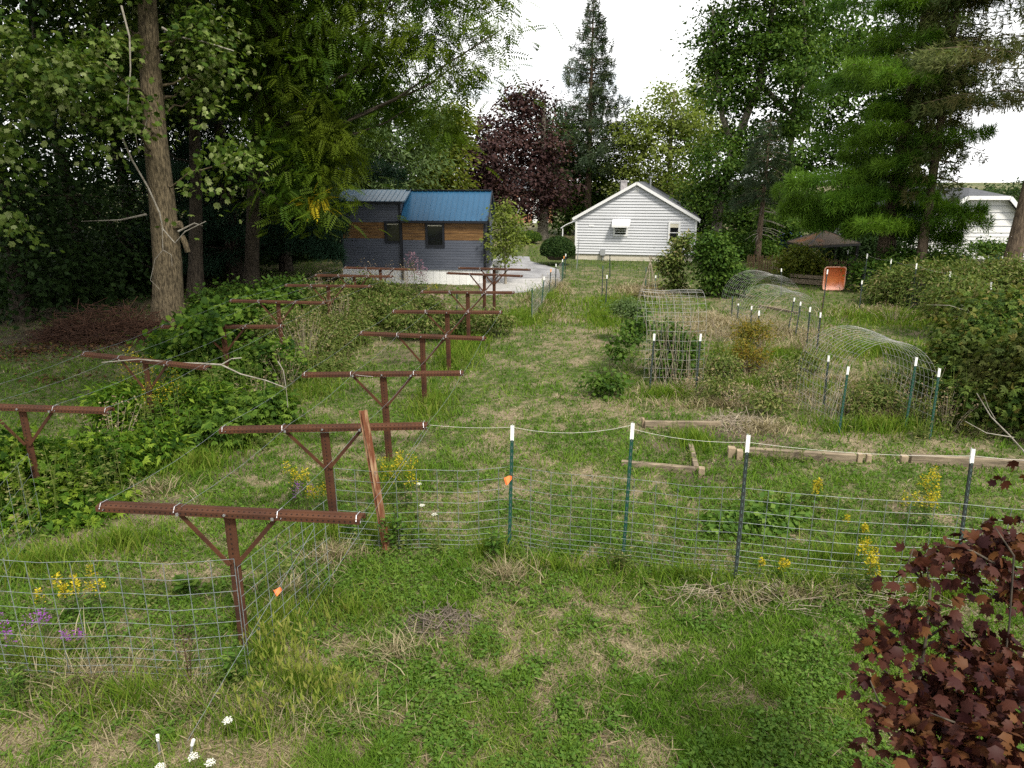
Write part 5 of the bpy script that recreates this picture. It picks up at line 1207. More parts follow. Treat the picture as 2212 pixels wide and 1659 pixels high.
hedge('grape vine mounded over the T frame below the big tree', [(420, 755, 15.2, 70, 40), (500, 800, 15.0, 80, 50), (590, 790, 15.2, 55, 50), (450, 850, 14.2, 60, 40), (370, 740, 15.4, 40, 24), (430, 705, 14.5, 40, 14), (540, 870, 13.6, 50, 34)], VINE, .12, L_VINE, per=24, rc=.28, dens=66, rv=.9, jit=.8, name='grape_vine', cat='grape vine', group=GV, stems=20, bm=TWIG)
hedge('leafy bramble spilling onto the grass right of the grape vine', [(520, 900, 12.2, 60, 40), (575, 880, 12.4, 40, 30), (470, 930, 11.6, 45, 40)], FIVE, .12, L_VINE, per=24, rc=.26, dens=75, name='bramble_bank', cat='brambles', group=GV)
hedge('green weeds among the tan dead stalks in mid row', [(640, 750, 18.4, 55, 40), (700, 740, 18.4, 55, 44), (620, 700, 19, 60, 22), (750, 710, 19.4, 45, 36), (690, 795, 16.5, 50, 32)], SLIM, .105, L_WEED, per=62, rc=.32, dens=95, jit=.9, name='weed_clump', cat='weeds', group=GV, stems=60, bm=TWIG, sr=.006)
hedge('tall mixed weeds in front of the tiny house skirting', [(780, 630, 23.2, 55, 30), (850, 640, 23.5, 45, 20), (720, 648, 22.4, 50, 28), (820, 668, 21.6, 60, 26), (930, 655, 23, 36, 12)], SLIM, .115, L_WEED, per=56, rc=.32, dens=80, jit=.9, name='weed_clump', cat='weeds', group=GV, stems=60, bm=TWIG, sr=.007)
hedge('creeping vine bank at the foot of the big trunk', [(470, 690, 19, 60, 30), (560, 670, 20, 60, 26), (420, 715, 18, 40, 24)], VINE, .16, L_VINE, per=26, rc=.35, dens=60, name='vine_bank', cat='vines', group=GV)
hedge('dark low weeds along the wood edge right of the big trunk', [(520, 640, 24, 70, 22), (620, 630, 25, 70, 24), (450, 650, 24, 40, 20)], LEAF, .15, L_MAPLE, per=40, rc=.4, dens=50, name='weed_clump', cat='weeds', group=GV)
# garden weeds
GD = 'weedy growth in the garden'
hedge('green growth inside the upright grid arch', [(1460, 775, 15.8, 44, 38), (1440, 720, 15.9, 26, 26), (1490, 740, 15.9, 24, 24)], LEAF, .09, L_MAPLE, per=26, rc=.24, dens=42, name='garden_plant', cat='garden plant', group=GD, stems=20)
hedge('dark leafy squash like plant sprawling left of the grid arch', [(1350, 728, 16.5, 24, 8), (1378, 700, 17, 20, 12), (1335, 757, 15.8, 20, 6), (1305, 826, 14.4, 50, 6)], WIDE, .10, L_MAPLE, per=16, rc=.22, dens=20, name='sprawling_plant', cat='garden plant', group=GD, stems=10)
hedge('yellowing shrub behind the row of short posts', [(1610, 712, 17, 20, 20), (1638, 715, 16.8, 24, 20), (1605, 755, 16.2, 20, 22), (1640, 765, 16.2, 16, 16)], SLIM, .075, L_AUT, per=26, rc=.22, dens=36, name='yellowing_shrub', cat='shrub', group=GD, stems=26, bm=TWIG)
hedge('ferny green asparagus like weeds in the near arch', [(1900, 850, 13.3, 46, 18), (1940, 820, 14, 34, 18), (1855, 865, 13, 26, 14), (1990, 890, 12.6, 20, 16)], SLIM, .09, L_WEED, per=36, rc=.26, dens=36, name='ferny_weeds', cat='weeds', group=GD)
hedge('olive weeds along the right side of the grid arch', [(1560, 790, 15.3, 30, 24), (1560, 835, 14, 36, 14), (1690, 815, 14.8, 40, 16), (1740, 785, 16, 28, 22), (1660, 865, 13, 46, 12)], SLIM, .10, L_WEED, per=26, rc=.26, dens=34, name='weed_clump', cat='weeds', group=GD, stems=50, bm=TWIG, sr=.005)
hedge('grey green lavender like clump beside the far post', [(1352, 660, 19.5, 26, 12), (1375, 668, 19, 22, 10)], SLIM, .10, L_PALE, per=50, rc=.2, dens=30, name='grey_green_clump', cat='garden plant', group=GD)
hedge('dark weeds and stalks in front of the log pile', [(900, 690, 20, 70, 14), (980, 690, 20, 50, 14), (1060, 690, 20.5, 50, 12)], SLIM, .14, L_WEED, per=36, rc=.3, dens=40, name='weed_clump', cat='weeds', group=GD)
hedge('leafy weeds at the lower end of the near timber bed', [(1640, 1130, 8.6, 60, 20), (1690, 1110, 8.8, 40, 16), (1560, 1150, 8.4, 30, 14)], WIDE, .085, L_CLOV, per=26, rc=.18, dens=36, name='weed_clump', cat='weeds', group=GD)
# burgundy maple sapling in the lower right
bm_ = V(2.35, 2.9, 0); Yf = 3.35
for i, (px, Y, rx, lb) in enumerate([(2060, 105, 160, 'far low tree line left of the clipped gable house'), (2300, 100, 150, 'far low tree line beyond the right edge'), (1250, 115, 200, 'far low tree line behind the white house')]):
    c = A(px, 392, Y); k_ = mpp(Y, 392) * rx
    tree('far_tree', lb, V(c[0], Y, 0), [V(c[0], Y, 2), V(c[0], Y, 4)], .3, [(V(c[0] + (j - 2) * k_ * .45, Y, 1.7), V(k_ * .32, 3, 2.3 + .5 * (j % 2))) for j in range(5)], 150, 40, 1.4, LEAF, .5, L_WOOD, BARKD, limbs=4)
brightpine = [o for o in COL.objects if o.get('label', '').startswith('broad bright green')][0]
for a, b, wd in [(A(1905, 430, 31), A(1685, 462, 30.4), .9), (A(1905, 470, 31), A(1740, 488, 30), .8), (A(1905, 470, 31), A(1830, 505, 29), .7), (A(1908, 455, 31), A(2125, 468, 28.6), .75), (A(1908, 500, 31), A(2075, 525, 29), .7), (A(1915, 380, 31), A(1700, 400, 29.5), .9), (A(1912, 420, 31), A(1790, 440, 28.8), .8)]:
    bough(brightpine, a, b, wd, 420, L_PINE, .30)
bush('evergreen_shrub', 'dark evergreen shrub filling the shade behind the gazebo', V(A(1850, 540, 37.5)[0], 37.5, 0), [blob(1840, 525, 37.5, 36, 32), blob(1885, 510, 38, 36, 40), blob(1800, 545, 37.5, 26, 22), blob(1925, 520, 38, 30, 34)], 190, 44, .6, LEAF, .16, L_DARK, BARKD)
bush('leafy_bush', 'bush hiding the left side of the parked car', V(A(1650, 545, 45)[0], 45, 0), [blob(1655, 520, 45, 20, 24), blob(1712, 512, 45, 13, 26), blob(1686, 484, 45, 44, 14)], 110, 40, .55, LEAF, .18, L_MAPLE, BARKD)
t = thing('maple_sapling', 'burgundy leaved maple sapling in the lower right corner', 'tree', bm_)
st = [V(2.45, 2.95, -.05), A(2080, 1640, 3.3), A(1985, 1470, 3.55), A(2000, 1380, 3.65), A(2010, 1270, 3.75), A(1998, 1200, 3.8)]
mb = MB(); mb.tube(st, [.022, .016, .011, .009, .007, .004], 7)
fan_ = [((2080, 1640), [(1960, 1560), (1900, 1520), (1880, 1470)], 3.2), ((2080, 1640), [(2000, 1600), (1960, 1620)], 3.0), ((2050, 1580), [(2120, 1480), (2190, 1440)], 3.3), ((1985, 1470), [(1930, 1430), (1905, 1380)], 3.6),
        ((2000, 1380), [(2060, 1340), (2120, 1400)], 3.7), ((2010, 1270), [(1960, 1220), (1975, 1180)], 3.8), ((2200, 1640), [(2160, 1500), (2180, 1350), (2190, 1200), (2150, 1140)], 3.6), ((2190, 1240), [(2100, 1190), (2040, 1180)], 3.75), ((2150, 1600), [(2060, 1560), (2010, 1540)], 3.0), ((2210, 1240), [(2245, 1100), (2220, 1010)], 4.0)]
for a, pts, y in fan_: mb.tube([A(*a, y)] + [A(*p, y) for p in pts], [.010] + [.006] * (len(pts) - 1) + [.003], 5)
mb.build('trunk', BARKD, t, smooth=True)
bl = [blob(2120, 1190, 3.8, 85, 30), blob(2190, 1160, 3.9, 60, 50), blob(2035, 1190, 3.8, 55, 22), blob(1975, 1215, 3.75, 22, 40), blob(2000, 1330, 3.65, 55, 30), blob(1925, 1370, 3.6, 34, 40), blob(1950, 1300, 3.65, 26, 20), blob(2080, 1390, 3.6, 60, 26), blob(2170, 1400, 3.6, 60, 40), blob(1885, 1455, 3.5, 28, 20), blob(2000, 1470, 3.35, 70, 40), blob(2090, 1500, 3.2, 110, 50), blob(2180, 1480, 3.2, 60, 70), blob(1930, 1530, 3.2, 50, 36), blob(2030, 1580, 3.0, 90, 50), blob(2150, 1590, 2.9, 100, 70), blob(2000, 1640, 2.85, 70, 30), blob(2110, 1680, 2.75, 120, 50), blob(2212, 1005, 4.1, 12, 8), blob(2200, 1260, 3.75, 40, 36)]
c, fo = foliage(bl, 520, 4, .11, MAPLE, .074, flat=.6, shell=.6, up=.6, out=.25, jit=.75, droop=1.0, rv=.5)
fast('crown', [fo], L_BURG, t)
# brush pile, dead branches
def twigs(name, lb, cat, c, rx, ry, h, n, L_, r, m, flat=.35, group=None):
    mb = MB()
    for i in range(n):
        a = rng.random() * 6.28; q_ = math.sqrt(rng.random()); z = h * (1 - q_ ** 1.5) * rng.random()
        p = V(c[0] + rx * q_ * math.cos(a), c[1] + ry * q_ * math.sin(a), z + .02); d = unit(V(rng.normal(), rng.normal(), flat * rng.normal())) * L_ * (.4 + .8 * rng.random())
        k = unit(rng.normal(size=3)) * L_ * .12
        pts = [p - d * .5, p + k, p + d * .5]
        for s in pts: s[2] = max(s[2], .01)
        mb.tube(pts, [r, r * .8, r * .4], 4)
    return tag(mb.build(name, m), lb, cat, group)
twigs('brush_pile', 'red brown brush pile beside the thick leaning trunk', 'brush pile', A(235, 720, 20.5) * V(1, 1, 0), 2.1, 1.2, .95, 900, 1.0, .011, TWIGR, .4)
twigs('twig_heap', 'grey brown heap of dead stems on the near grass', 'twig heap', G(950, 1352), .42, .22, .14, 170, .3, .005, mat('char_twig', (.07, .055, .045), (.17, .14, .11), rough=.95, scale=9))
twigs('twig_heap', 'dark soil heap with dead stems behind the short pale timber', 'twig heap', G(1600, 918), .6, .45, .14, 220, .5, .006, TWIG)
twigs('dead_stalks', 'flattened pale stalks along the foot of the long wire fence', 'dead stalks', G(1760, 1292), 1.7, .3, .10, 150, .55, .0035, TWIG, .25)
twigs('dead_stalks', 'bare grey branches tangled on top of the bramble thicket', 'dead stalks', A(2080, 650, 16) * V(1, 1, 0), 1.2, .8, .1, 1, .1, .003, GREYTW)
mb = MB()
for i in range(46):
    p = A(2085 + 110 * rng.random(), 672 + 30 * rng.random(), 14.4 + 1.5 * rng.random()); d = V(rng.normal() * .35, rng.normal() * .3, .10 * rng.normal())
    mb.tube([p, p + d * .5 + V(0, 0, .06), p + d], [.006, .005, .002], 4)
tag(mb.build('dead_branches', GREYTW), 'grey dead canes on top of the bramble thicket', 'dead branches')
bpy.data.objects.remove(bpy.data.objects['dead_stalks.001'])
mb = MB(); px_limb(mb, [(2110, 850), (2140, 900), (2180, 940), (2225, 990)], 10.3, .007, .014, 5); px_limb(mb, [(2085, 910), (2130, 935), (2190, 945)], 10.2, .005, .008, 5); px_limb(mb, [(2150, 905), (2135, 880), (2125, 850)], 10.25, .006, .003, 5)
tag(mb.build('dead_branch', GREYTW), 'bare forked grey branch leaning out of the thicket at the right edge', 'dead branch')
c1, a1 = TRE['L1']; Yc = c1[1] - .12
mb = MB(); px_limb(mb, [(220, 783), (300, 776), (380, 784), (430, 785), (478, 788)], Yc, .008, .017, 6)
px_limb(mb, [(478, 788), (500, 775), (522, 773)], Yc, .013, .008, 6); px_limb(mb, [(478, 788), (520, 808), (575, 822), (618, 838)], Yc, .014, .007, 6); px_limb(mb, [(600, 780), (612, 800), (618, 838), (622, 880)], Yc - .1, .008, .005, 5)
tag(mb.build('dead_branch', GREYTW), 'bare forked grey branch lying across the rusted beam', 'dead branch')
# ---------------------------------------------------------------- grass and small plants
def polar(n, r0, r1, half=R(43), pw=1.):
    u = rng.random(n); r = 1 / (u * (1 / r0 - 1 / r1) + 1 / r1) if pw == 1 else r0 * (r1 / r0) ** u
    a = (rng.random(n) * 2 - 1) * half
    return r * np.sin(a), r * np.cos(a), r
def blades(x, y, h, w, bend, rnd, z0=None, lay=0.):
    n = len(x); z = gz(x, y) - .01 if z0 is None else z0
    a = rng.random(n) * 6.283; b = rng.random(n) * 6.283
    dx = np.stack([np.cos(a), np.sin(a), np.zeros(n)], 1); sd = np.stack([np.cos(b), np.sin(b), np.zeros(n)], 1)
    B = np.stack([x, y, z], 1); bd = (bend * (.4 + rng.random(n)))[:, None] * h[:, None]
    up = V(0, 0, 1) * (h * (1 - lay * rng.random(n)))[:, None]; w = w[:, None]
    v = np.stack([B - sd * w, B + sd * w, B + up * .55 + dx * bd * .35 - sd * w * .8, B + up * .55 + dx * bd * .35 + sd * w * .8, B + up * .95 + dx * bd], 1)
    tf = np.array([(0, 1, 3), (0, 3, 2), (2, 3, 4)])
    f = tf[None] + (np.arange(n) * 5)[:, None, None]
    return v.reshape(-1, 3), f.reshape(-1, 3), np.repeat(np.clip(rnd, 0, 1), 5)
_inh = [(oT, 3.2, 1.4, 0), ]
def keep(x, y):
    k = np.ones(len(x), bool)
    a = np.array([x - oT[0], y - oT[1]]); u = a[0] * eT[0] + a[1] * eT[1]; v = a[0] * inT[0] + a[1] * inT[1]
    k &= ~((u > 0) & (u < LT) & (v > .05) & (v < 3))
    a = np.array([x - oW[0], y - oW[1]]); u = a[0] * eW[0] + a[1] * eW[1]; v = a[0] * inW[0] + a[1] * inW[1]
    k &= ~((u > -.1) & (u < W + .1) & (v > 0) & (v < 11))
    P = [G(*p)[:2] for p in [(1075, 552), (1143, 556), (1146, 566), (1185, 577), (1207, 584), (1212, 606), (1206, 612), (1158, 631), (1040, 640), (1030, 600)]]
    ins = np.zeros(len(x), bool); j = len(P) - 1
    for i in range(len(P)):
        c = (P[i][1] > y) != (P[j][1] > y)
        xx = (P[j][0] - P[i][0]) * (y - P[i][1]) / (P[j][1] - P[i][1] + 1e-9) + P[i][0]
        ins ^= c & (x < xx); j = i
    return k & ~ins
# mown lawn
x, y, r = polar(420000, 3.4, 52); k = keep(x, y); x, y, r = x[k], y[k], r[k]
d = dryness(x, y); dirt = spots(x, y, DIRT)
k = rng.random(len(x)) > np.clip(d * 1.05 - .15, 0, .82); k &= rng.random(len(x)) > dirt * .75
x, y, r, d = x[k], y[k], r[k], d[k]; n = len(x); tuf = fbm(x, y, 3.5, 41)
h = (.03 + .095 * fbm(x, y, 7., 43) * rng.random(n) * (.5 + tuf) + .05 * (fbm(x, y, .8, 51) > .55) * rng.random(n)) * (1 + .012 * r)
tag(fast('lawn_grass', [blades(x, y, h, (.0022 + .00055 * r) * (.7 + .6 * rng.random(n)), .9 * np.ones(n), .25 + .5 * fbm(x, y, 1.4, 61) * 1.2 - .15 + .35 * rng.random(n) + .2 * (d - .3))], L_GRASS), 'short mown green grass of the yard', 'grass', kind='stuff')
x, y, r = polar(300000, 3.4, 45); k = keep(x, y); x, y, r = x[k], y[k], r[k]; d = dryness(x, y)
k = rng.random(len(x)) < np.clip(d * .9, .10, .7); k &= rng.random(len(x)) > spots(x, y, DIRT) * .5; x, y, r = x[k], y[k], r[k]; n = len(x)
tag(fast('straw_grass', [blades(x, y, (.02 + .05 * rng.random(n)) * (1 + .01 * r), (.0020 + .0005 * r) * (.7 + .6 * rng.random(n)), 1.6 * np.ones(n), .15 + .7 * rng.random(n) + .3 * (fbm(x, y, 2, 71) - .5), lay=.75)], L_STRAW), 'dry straw coloured cut grass', 'grass', kind='stuff')
# herbs: small broad leaves in patches
x, y, r = polar(170000, 3.4, 30); d = dryness(x, y); m = fbm(x, y, 1.6, 81); k = keep(x, y) & (m > .44) & (d < .65); x, y, r = x[k], y[k], r[k]; n = len(x)
P = np.stack([x, y, gz(x, y) + .02 + .06 * rng.random(n)], 1)
tag(fast('ground_herbs', [bake(LEAF, P, unit(rng.normal(size=(n, 3)) * V(1, 1, .25)), unit(V(0, 0, 1) + .45 * rng.normal(size=(n, 3))), (.020 + .036 * rng.random(n) ** 2) * (1 + .012 * r), .2 + .3 * fbm(x, y, 2.5, 91) + .5 * rng.random(n))], L_CLOV), 'low broad leaved herbs and clover in the lawn', 'ground cover', kind='stuff')
# tall grass along fences, beds and in the lower left
def zone(L, per):
    X, Y_ = [], []
    for px, py, rx, ry, k in L:
        g_ = G(px, py); n = int(per * k * rx * ry); a = rng.random(n) * 6.283; q_ = np.abs(rng.normal(size=n)) * .62; X.append(g_[0] + rx * q_ * np.cos(a)); Y_.append(g_[1] + ry * q_ * np.sin(a))
    return np.concatenate(X), np.concatenate(Y_)
TALL = [(640, 1500, .38, .30, 1.5), (570, 1430, .3, .3, .9), (760, 1330, .7, .5, .35), (300, 1530, 1.2, .35, .7), (60, 1440, .6, .3, 1.5), (850, 1160, .5, .35, 1.2), (1070, 1200, .3, .2, 2.2), (1200, 1235, 1., .15, .8), (1480, 1250, 1.2, .2, .8), (1750, 1270, 1.3, .25, .9), (2050, 1290, 1.0, .25, 1),
        (720, 1170, .5, .4, 1.2), (600, 1350, .6, .5, .9), (1500, 960, .35, .5, 1.2), (1450, 860, .8, .3, 1.), (1600, 840, 1.5, .5, .7), (1750, 850, 1.2, .6, .7), (1680, 770, 2.0, 1.0, .5), (1900, 760, 1.5, 1., .5), (1940, 690, 2.2, 1.6, .5), (1010, 690, 2.5, .8, .5), (980, 780, .5, 2, .5), (1010, 740, .6, 2, .6), (930, 880, .5, 1.2, .6), (860, 1040, .45, .6, 1.), (1130, 690, .7, 1.6, .6), (1180, 650, .7, 3, .4), (1350, 660, 1.6, 1.5, .5), (1300, 690, .8, 2.0, .3),
        (260, 1180, .8, .4, .8), (80, 1230, .7, .4, 1), (420, 1010, .8, .6, .7), (480, 960, .6, .8, .7), (640, 850, 1., 1., .5), (1830, 1210, 1.2, .3, .6), (520, 1590, .5, .2, .9), (1900, 930, 1.5, .5, .5), (2000, 830, 1, 1, .4)]
x, y = zone(TALL, 3400); n = len(x); r = np.hypot(x, y)
tag(fast('tall_grass', [blades(x, y, .08 + .30 * rng.random(n) ** 1.5 * (.4 + fbm(x, y, 1.5, 101)), (.0022 + .00045 * r) * (.7 + .6 * rng.random(n)), .55 * np.ones(n), .2 + .6 * rng.random(n) + .3 * (fbm(x, y, 1.2, 103) - .5))], L_TALL), 'uncut tall grass along the fences and beds', 'grass', kind='stuff')
DRYT = [(1600, 800, 1.6, 1.0, .7), (1700, 760, 1.6, 1.0, .6), (1560, 880, 1.8, .4, .8), (1750, 860, 1.2, .5, .7), (1900, 900, 1.4, .4, .6), (1500, 720, 1., 1., .5), (700, 760, 1.2, 1.5, .4), (200, 1480, .9, .35, 1.6), (420, 1530, .9, .35, 1.4), (90, 1420, .4, .3, 2), (1090, 1250, .45, .3, 2), (720, 1210, .45, .35, 1.8), (560, 1540, .8, .3, 1.2), (850, 1420, .5, .3, 1.2), (330, 1060, .6, .3, .8), (1700, 1290, 1.6, .25, 1), (1580, 850, 2.0, .6, .7), (1480, 840, .7, .3, 1), (1800, 830, 1.5, .8, .8), (1400, 630, 1.4, 1.6, .7), (1560, 700, 1.8, 1.5, .5), (1650, 720, 2., 1.4, .5), (1900, 680, 1.6, 1.2, .8), (1170, 660, .7, 3, .6), (1200, 620, .5, 3, .6), (720, 720, 1.2, 2.0, .5), (700, 650, 2, 2, .3), (1940, 870, 1.4, .5, .7), (2140, 940, .8, .3, .9), (1650, 930, .9, .5, .7), (620, 1290, .5, .4, .8), (760, 1560, .7, .25, 1)]
x, y = zone(DRYT, 2600); n = len(x); r = np.hypot(x, y)
tag(fast('dry_tall_grass', [blades(x, y, .05 + .26 * rng.random(n) * (.4 + fbm(x, y, 1.7, 111)), (.0020 + .00042 * r) * (.7 + .6 * rng.random(n)), .9 * np.ones(n), rng.random(n), lay=.5)], L_STRAW), 'dry tan tall grass along the fences and beds', 'grass', kind='stuff')
# scattered clippings and stems lying on the ground
x, y, r = polar(9000, 3.4, 24); k = keep(x, y) & (rng.random(len(x)) < .25 + dryness(x, y)); x, y, r = x[k], y[k], r[k]; n = len(x)
P = np.stack([x, y, gz(x, y) + .03 + .03 * rng.random(n)], 1)
tag(fast('cut_stems', [bake(rhombus(.018, .01), P, unit(rng.normal(size=(n, 3)) * V(1, 1, .15)), unit(V(0, 0, 1) + .3 * rng.normal(size=(n, 3))), (.06 + .16 * rng.random(n)), rng.random(n))], L_DEAD), 'scattered dry stems lying on the cut ground', 'debris', kind='stuff')
x, y = zone([(640, 1500, .38, .30, 1), (600, 1430, .35, .3, .8), (720, 1540, .3, .25, .8), (560, 1580, .4, .2, .6)], 900); n = len(x); hh = .22 + .2 * rng.random(n)
ln = rng.normal(size=(n, 3)) * .18 * V(1, 1, 0); tp = np.stack([x, y, hh], 1) + ln
bl_ = blades(x, y, hh, .0035 * np.ones(n), .3 * np.ones(n), .45 + .3 * rng.random(n))
tip = bl_[0].reshape(-1, 5, 3)[:, 4]
tag(fast('foxtail_grass', [bl_, bake(rhombus(.11, .06), tip - V(0, 0, .02), unit(V(0, 0, 1) + .35 * rng.normal(size=(n, 3))), rdir(n), .07 + .03 * rng.random(n), .75 + .2 * rng.random(n)), bake(rhombus(.11, .06), tip - V(0, 0, .02), unit(V(0, 0, 1) + .3 * rng.normal(size=(n, 3))), rdir(n), .07 + .03 * rng.random(n), .7 + .2 * rng.random(n))], L_TALL), 'yellow green foxtail grass with seed heads in the lower left', 'grass', kind='stuff')
# mixed weeds: leafy stems crowding the fence feet, posts and beds
def stems(x, y, h, per, T, ls, rv, lean=.25):
    n = len(x); b = np.stack([x, y, gz(x, y)], 1); a = rng.random(n) * 6.283; tpv = np.stack([np.cos(a) * lean * h * rng.random(n), np.sin(a) * lean * h * rng.random(n), h], 1)
    i = np.repeat(np.arange(n), per); q_ = .1 + .9 * rng.random(n * per); P = b[i] + tpv[i] * q_[:, None]; c = rng.random(n * per) * 6.283
    X = np.stack([np.cos(c), np.sin(c), .35 - .5 * (1 - q_)], 1)
    base = rng.random(n)
    return [bake(T, P, X, unit(V(0, 0, 1) + .4 * rng.normal(size=(n * per, 3))), ls * (.5 + .8 * rng.random(n * per)) * (1.15 - .6 * q_), base[i] * rv + rng.random(n * per) * (1 - rv)),
            blades(x, y, h * 1.02, .003 + .0003 * np.hypot(x, y), .15 * np.ones(n), .3 + .4 * rng.random(n))]
WZ = [(1110, 1215, .5, .12, 1), (1230, 1240, .7, .12, .7), (1350, 1240, .4, .14, 1.2), (1480, 1262, .7, .14, 1), (1590, 1285, .4, .16, 1.3), (1720, 1285, .9, .2, 1), (1860, 1285, .7, .22, 1.3), (2000, 1290, .7, .25, 1.2), (860, 1200, .4, .2, 1.3), (950, 1200, .5, .15, 1), (720, 1190, .35, .2, 1.2), (510, 1500, .3, .2, 1.3), (300, 1500, .9, .18, .8), (80, 1500, .6, .2, 1.2), (330, 1300, .6, .3, .8), (600, 1260, .5, .5, .6), (880, 1120, .4, .4, 1), (700, 1050, .5, .4, .8),
      (840, 1020, .4, .3, 1), (920, 880, .5, .6, .7), (970, 800, .5, 1, .6), (1020, 720, .6, 1.2, .6), (620, 870, .9, .8, .7), (560, 960, .7, .7, .6), (720, 820, .9, 1., .6), (1500, 870, .6, .4, 1), (1400, 850, .5, .4, .8), (1600, 870, .9, .5, .7), (1720, 830, 1., .7, .7), (1830, 930, .5, .4, 1), (1990, 950, .7, .3, 1.2), (2100, 940, .8, .4, 1.2), (1550, 760, .8, .8, .7), (1650, 720, 1.2, .8, .5), (1760, 760, .8, .6, .7), (1500, 1000, .6, .3, .8), (1450, 940, .5, .3, .7), (1690, 1000, 1.2, .25, .7), (1950, 1100, 1.0, .5, .5), (1750, 1100, 1.0, .5, .5), (1380, 660, 1, 1, .5), (1170, 680, .6, 1.6, .5), (2060, 1230, .5, .2, 1.2)]
x, y = zone(WZ, 130); n = len(x); k = np.arange(n) % 3
ch = []
for j, (T_, ls_, rv_) in enumerate([(SLIM, .085, .5), (LEAF, .06, .6), (SLIM, .055, .8)]):
    m_ = k == j; ch += stems(x[m_], y[m_], .10 + .34 * rng.random(m_.sum()) ** 1.4, 14, T_, ls_, rv_)
tag(fast('weeds', ch, L_WEED), 'mixed leafy weeds crowding the fence feet and garden beds', 'weeds', kind='stuff')
# shoots rising out of the overgrown row and thickets
x, y = zone([(60, 1120, 1.2, .8, 1), (190, 1090, .8, .7, 1), (330, 960, 1., .8, 1), (430, 930, .8, .7, 1), (480, 880, 1.2, .8, .8), (600, 850, 1., .8, .8), (700, 800, 1.2, 1.2, .7), (680, 740, 2, 1.6, .6), (800, 690, 2, 1.6, .5), (2080, 930, 1.2, .7, 1), (2180, 900, 1., 1., 1), (2100, 860, 1.5, 1, .8), (2000, 700, 2, 1.5, .5)], 34); n = len(x); k = np.arange(n) % 2
ch = []
for j, (T_, ls_) in enumerate([(SLIM, .10), (LEAF, .085)]):
    m_ = k == j; ch += stems(x[m_], y[m_], .7 + .75 * rng.random(m_.sum()), 22, T_, ls_, .7)
tag(fast('tall_weeds', ch, L_WEED), 'tall mixed weed shoots rising through the overgrown rows', 'weeds', kind='stuff')
# brown leaf litter on the wood floor
x, y = zone([(200, 740, 3., 2.2, 1), (60, 760, 2.5, 2.2, .8), (330, 700, 1.5, 1.5, .8), (460, 640, 2.5, 3, .6), (120, 820, 2, 1, .4)], 160); n = len(x)
tag(fast('leaf_litter', [bake(LEAF, np.stack([x, y, gz(x, y) + .02 + .03 * rng.random(n)], 1), unit(rng.normal(size=(n, 3)) * V(1, 1, .2)), unit(V(0, 0, 1) + .3 * rng.normal(size=(n, 3))), .08 + .06 * rng.random(n), rng.random(n))], L_LITTER), 'brown fallen leaves on the shaded ground of the wood', 'leaf litter', kind='stuff')
# ---- weeds that stand as plants of their own
def plant(name, lb, cat, base, h, ns, spread, leafn, lt, ls, lm, bloom=None, bm=None, bn=0, bs=.03, group=None, bt=LEAF, stem=STEM, sr=.004, plume=.22, lean=(0, 0)):
    t = thing(name, lb, cat, base, group=group); mb = MB(); P, X, BP, BX = [], [], [], []
    for i in range(ns):
        a = rng.random() * 6.283; hh = h * (.65 + .45 * rng.random()); sp_ = spread * rng.random()
        b0 = V(base[0] + .3 * sp_ * math.cos(a), base[1] + .3 * sp_ * math.sin(a), base[2] - .03); tp = V(base[0] + sp_ * math.cos(a) + lean[0] * hh, base[1] + sp_ * math.sin(a) + lean[1] * hh, base[2] + hh); md = (b0 + tp) / 2 + V(-.1 * sp_ * math.cos(a), 0, .05 * hh)
        mb.tube([b0, md, tp], [sr, sr * .8, sr * .5], 4)
        for j in range(leafn):
            q_ = .12 + .83 * rng.random(); p = b0 + (tp - b0) * q_ if q_ > .5 else b0 + (md - b0) * q_ * 2
            P.append(p); c = rng.random() * 6.283; X.append(V(math.cos(c), math.sin(c), .25))
        if bloom:
            for j in range(bn):
                u = rng.random(); c = rng.random() * 6.283; w_ = plume * h * .45 * (1 - .6 * u)
                p = tp + V(math.cos(c) * w_ * rng.random(), math.sin(c) * w_ * rng.random(), plume * h * (u - .45)); BP.append(p); BX.append(V(math.cos(c), math.sin(c), .4))
    mb.build('stem', stem, t); n = len(P)
    if n: fast('leaves', [bake(lt, np.array(P), np.array(X) + .2 * rng.normal(size=(n, 3)), unit(V(0, 0, 1) + .4 * rng.normal(size=(n, 3))), ls * (.6 + .7 * rng.random(n)), rng.random(n))], lm, t)
    if BP:
        n = len(BP); fast('bloom', [bake(bt, np.array(BP), np.array(BX) + .4 * rng.normal(size=(n, 3)), rdir(n) + V(0, 0, .6), bs * (.6 + .8 * rng.random(n)), rng.random(n))], bm, t)
    return t
GG = 'goldenrod plants in bloom'
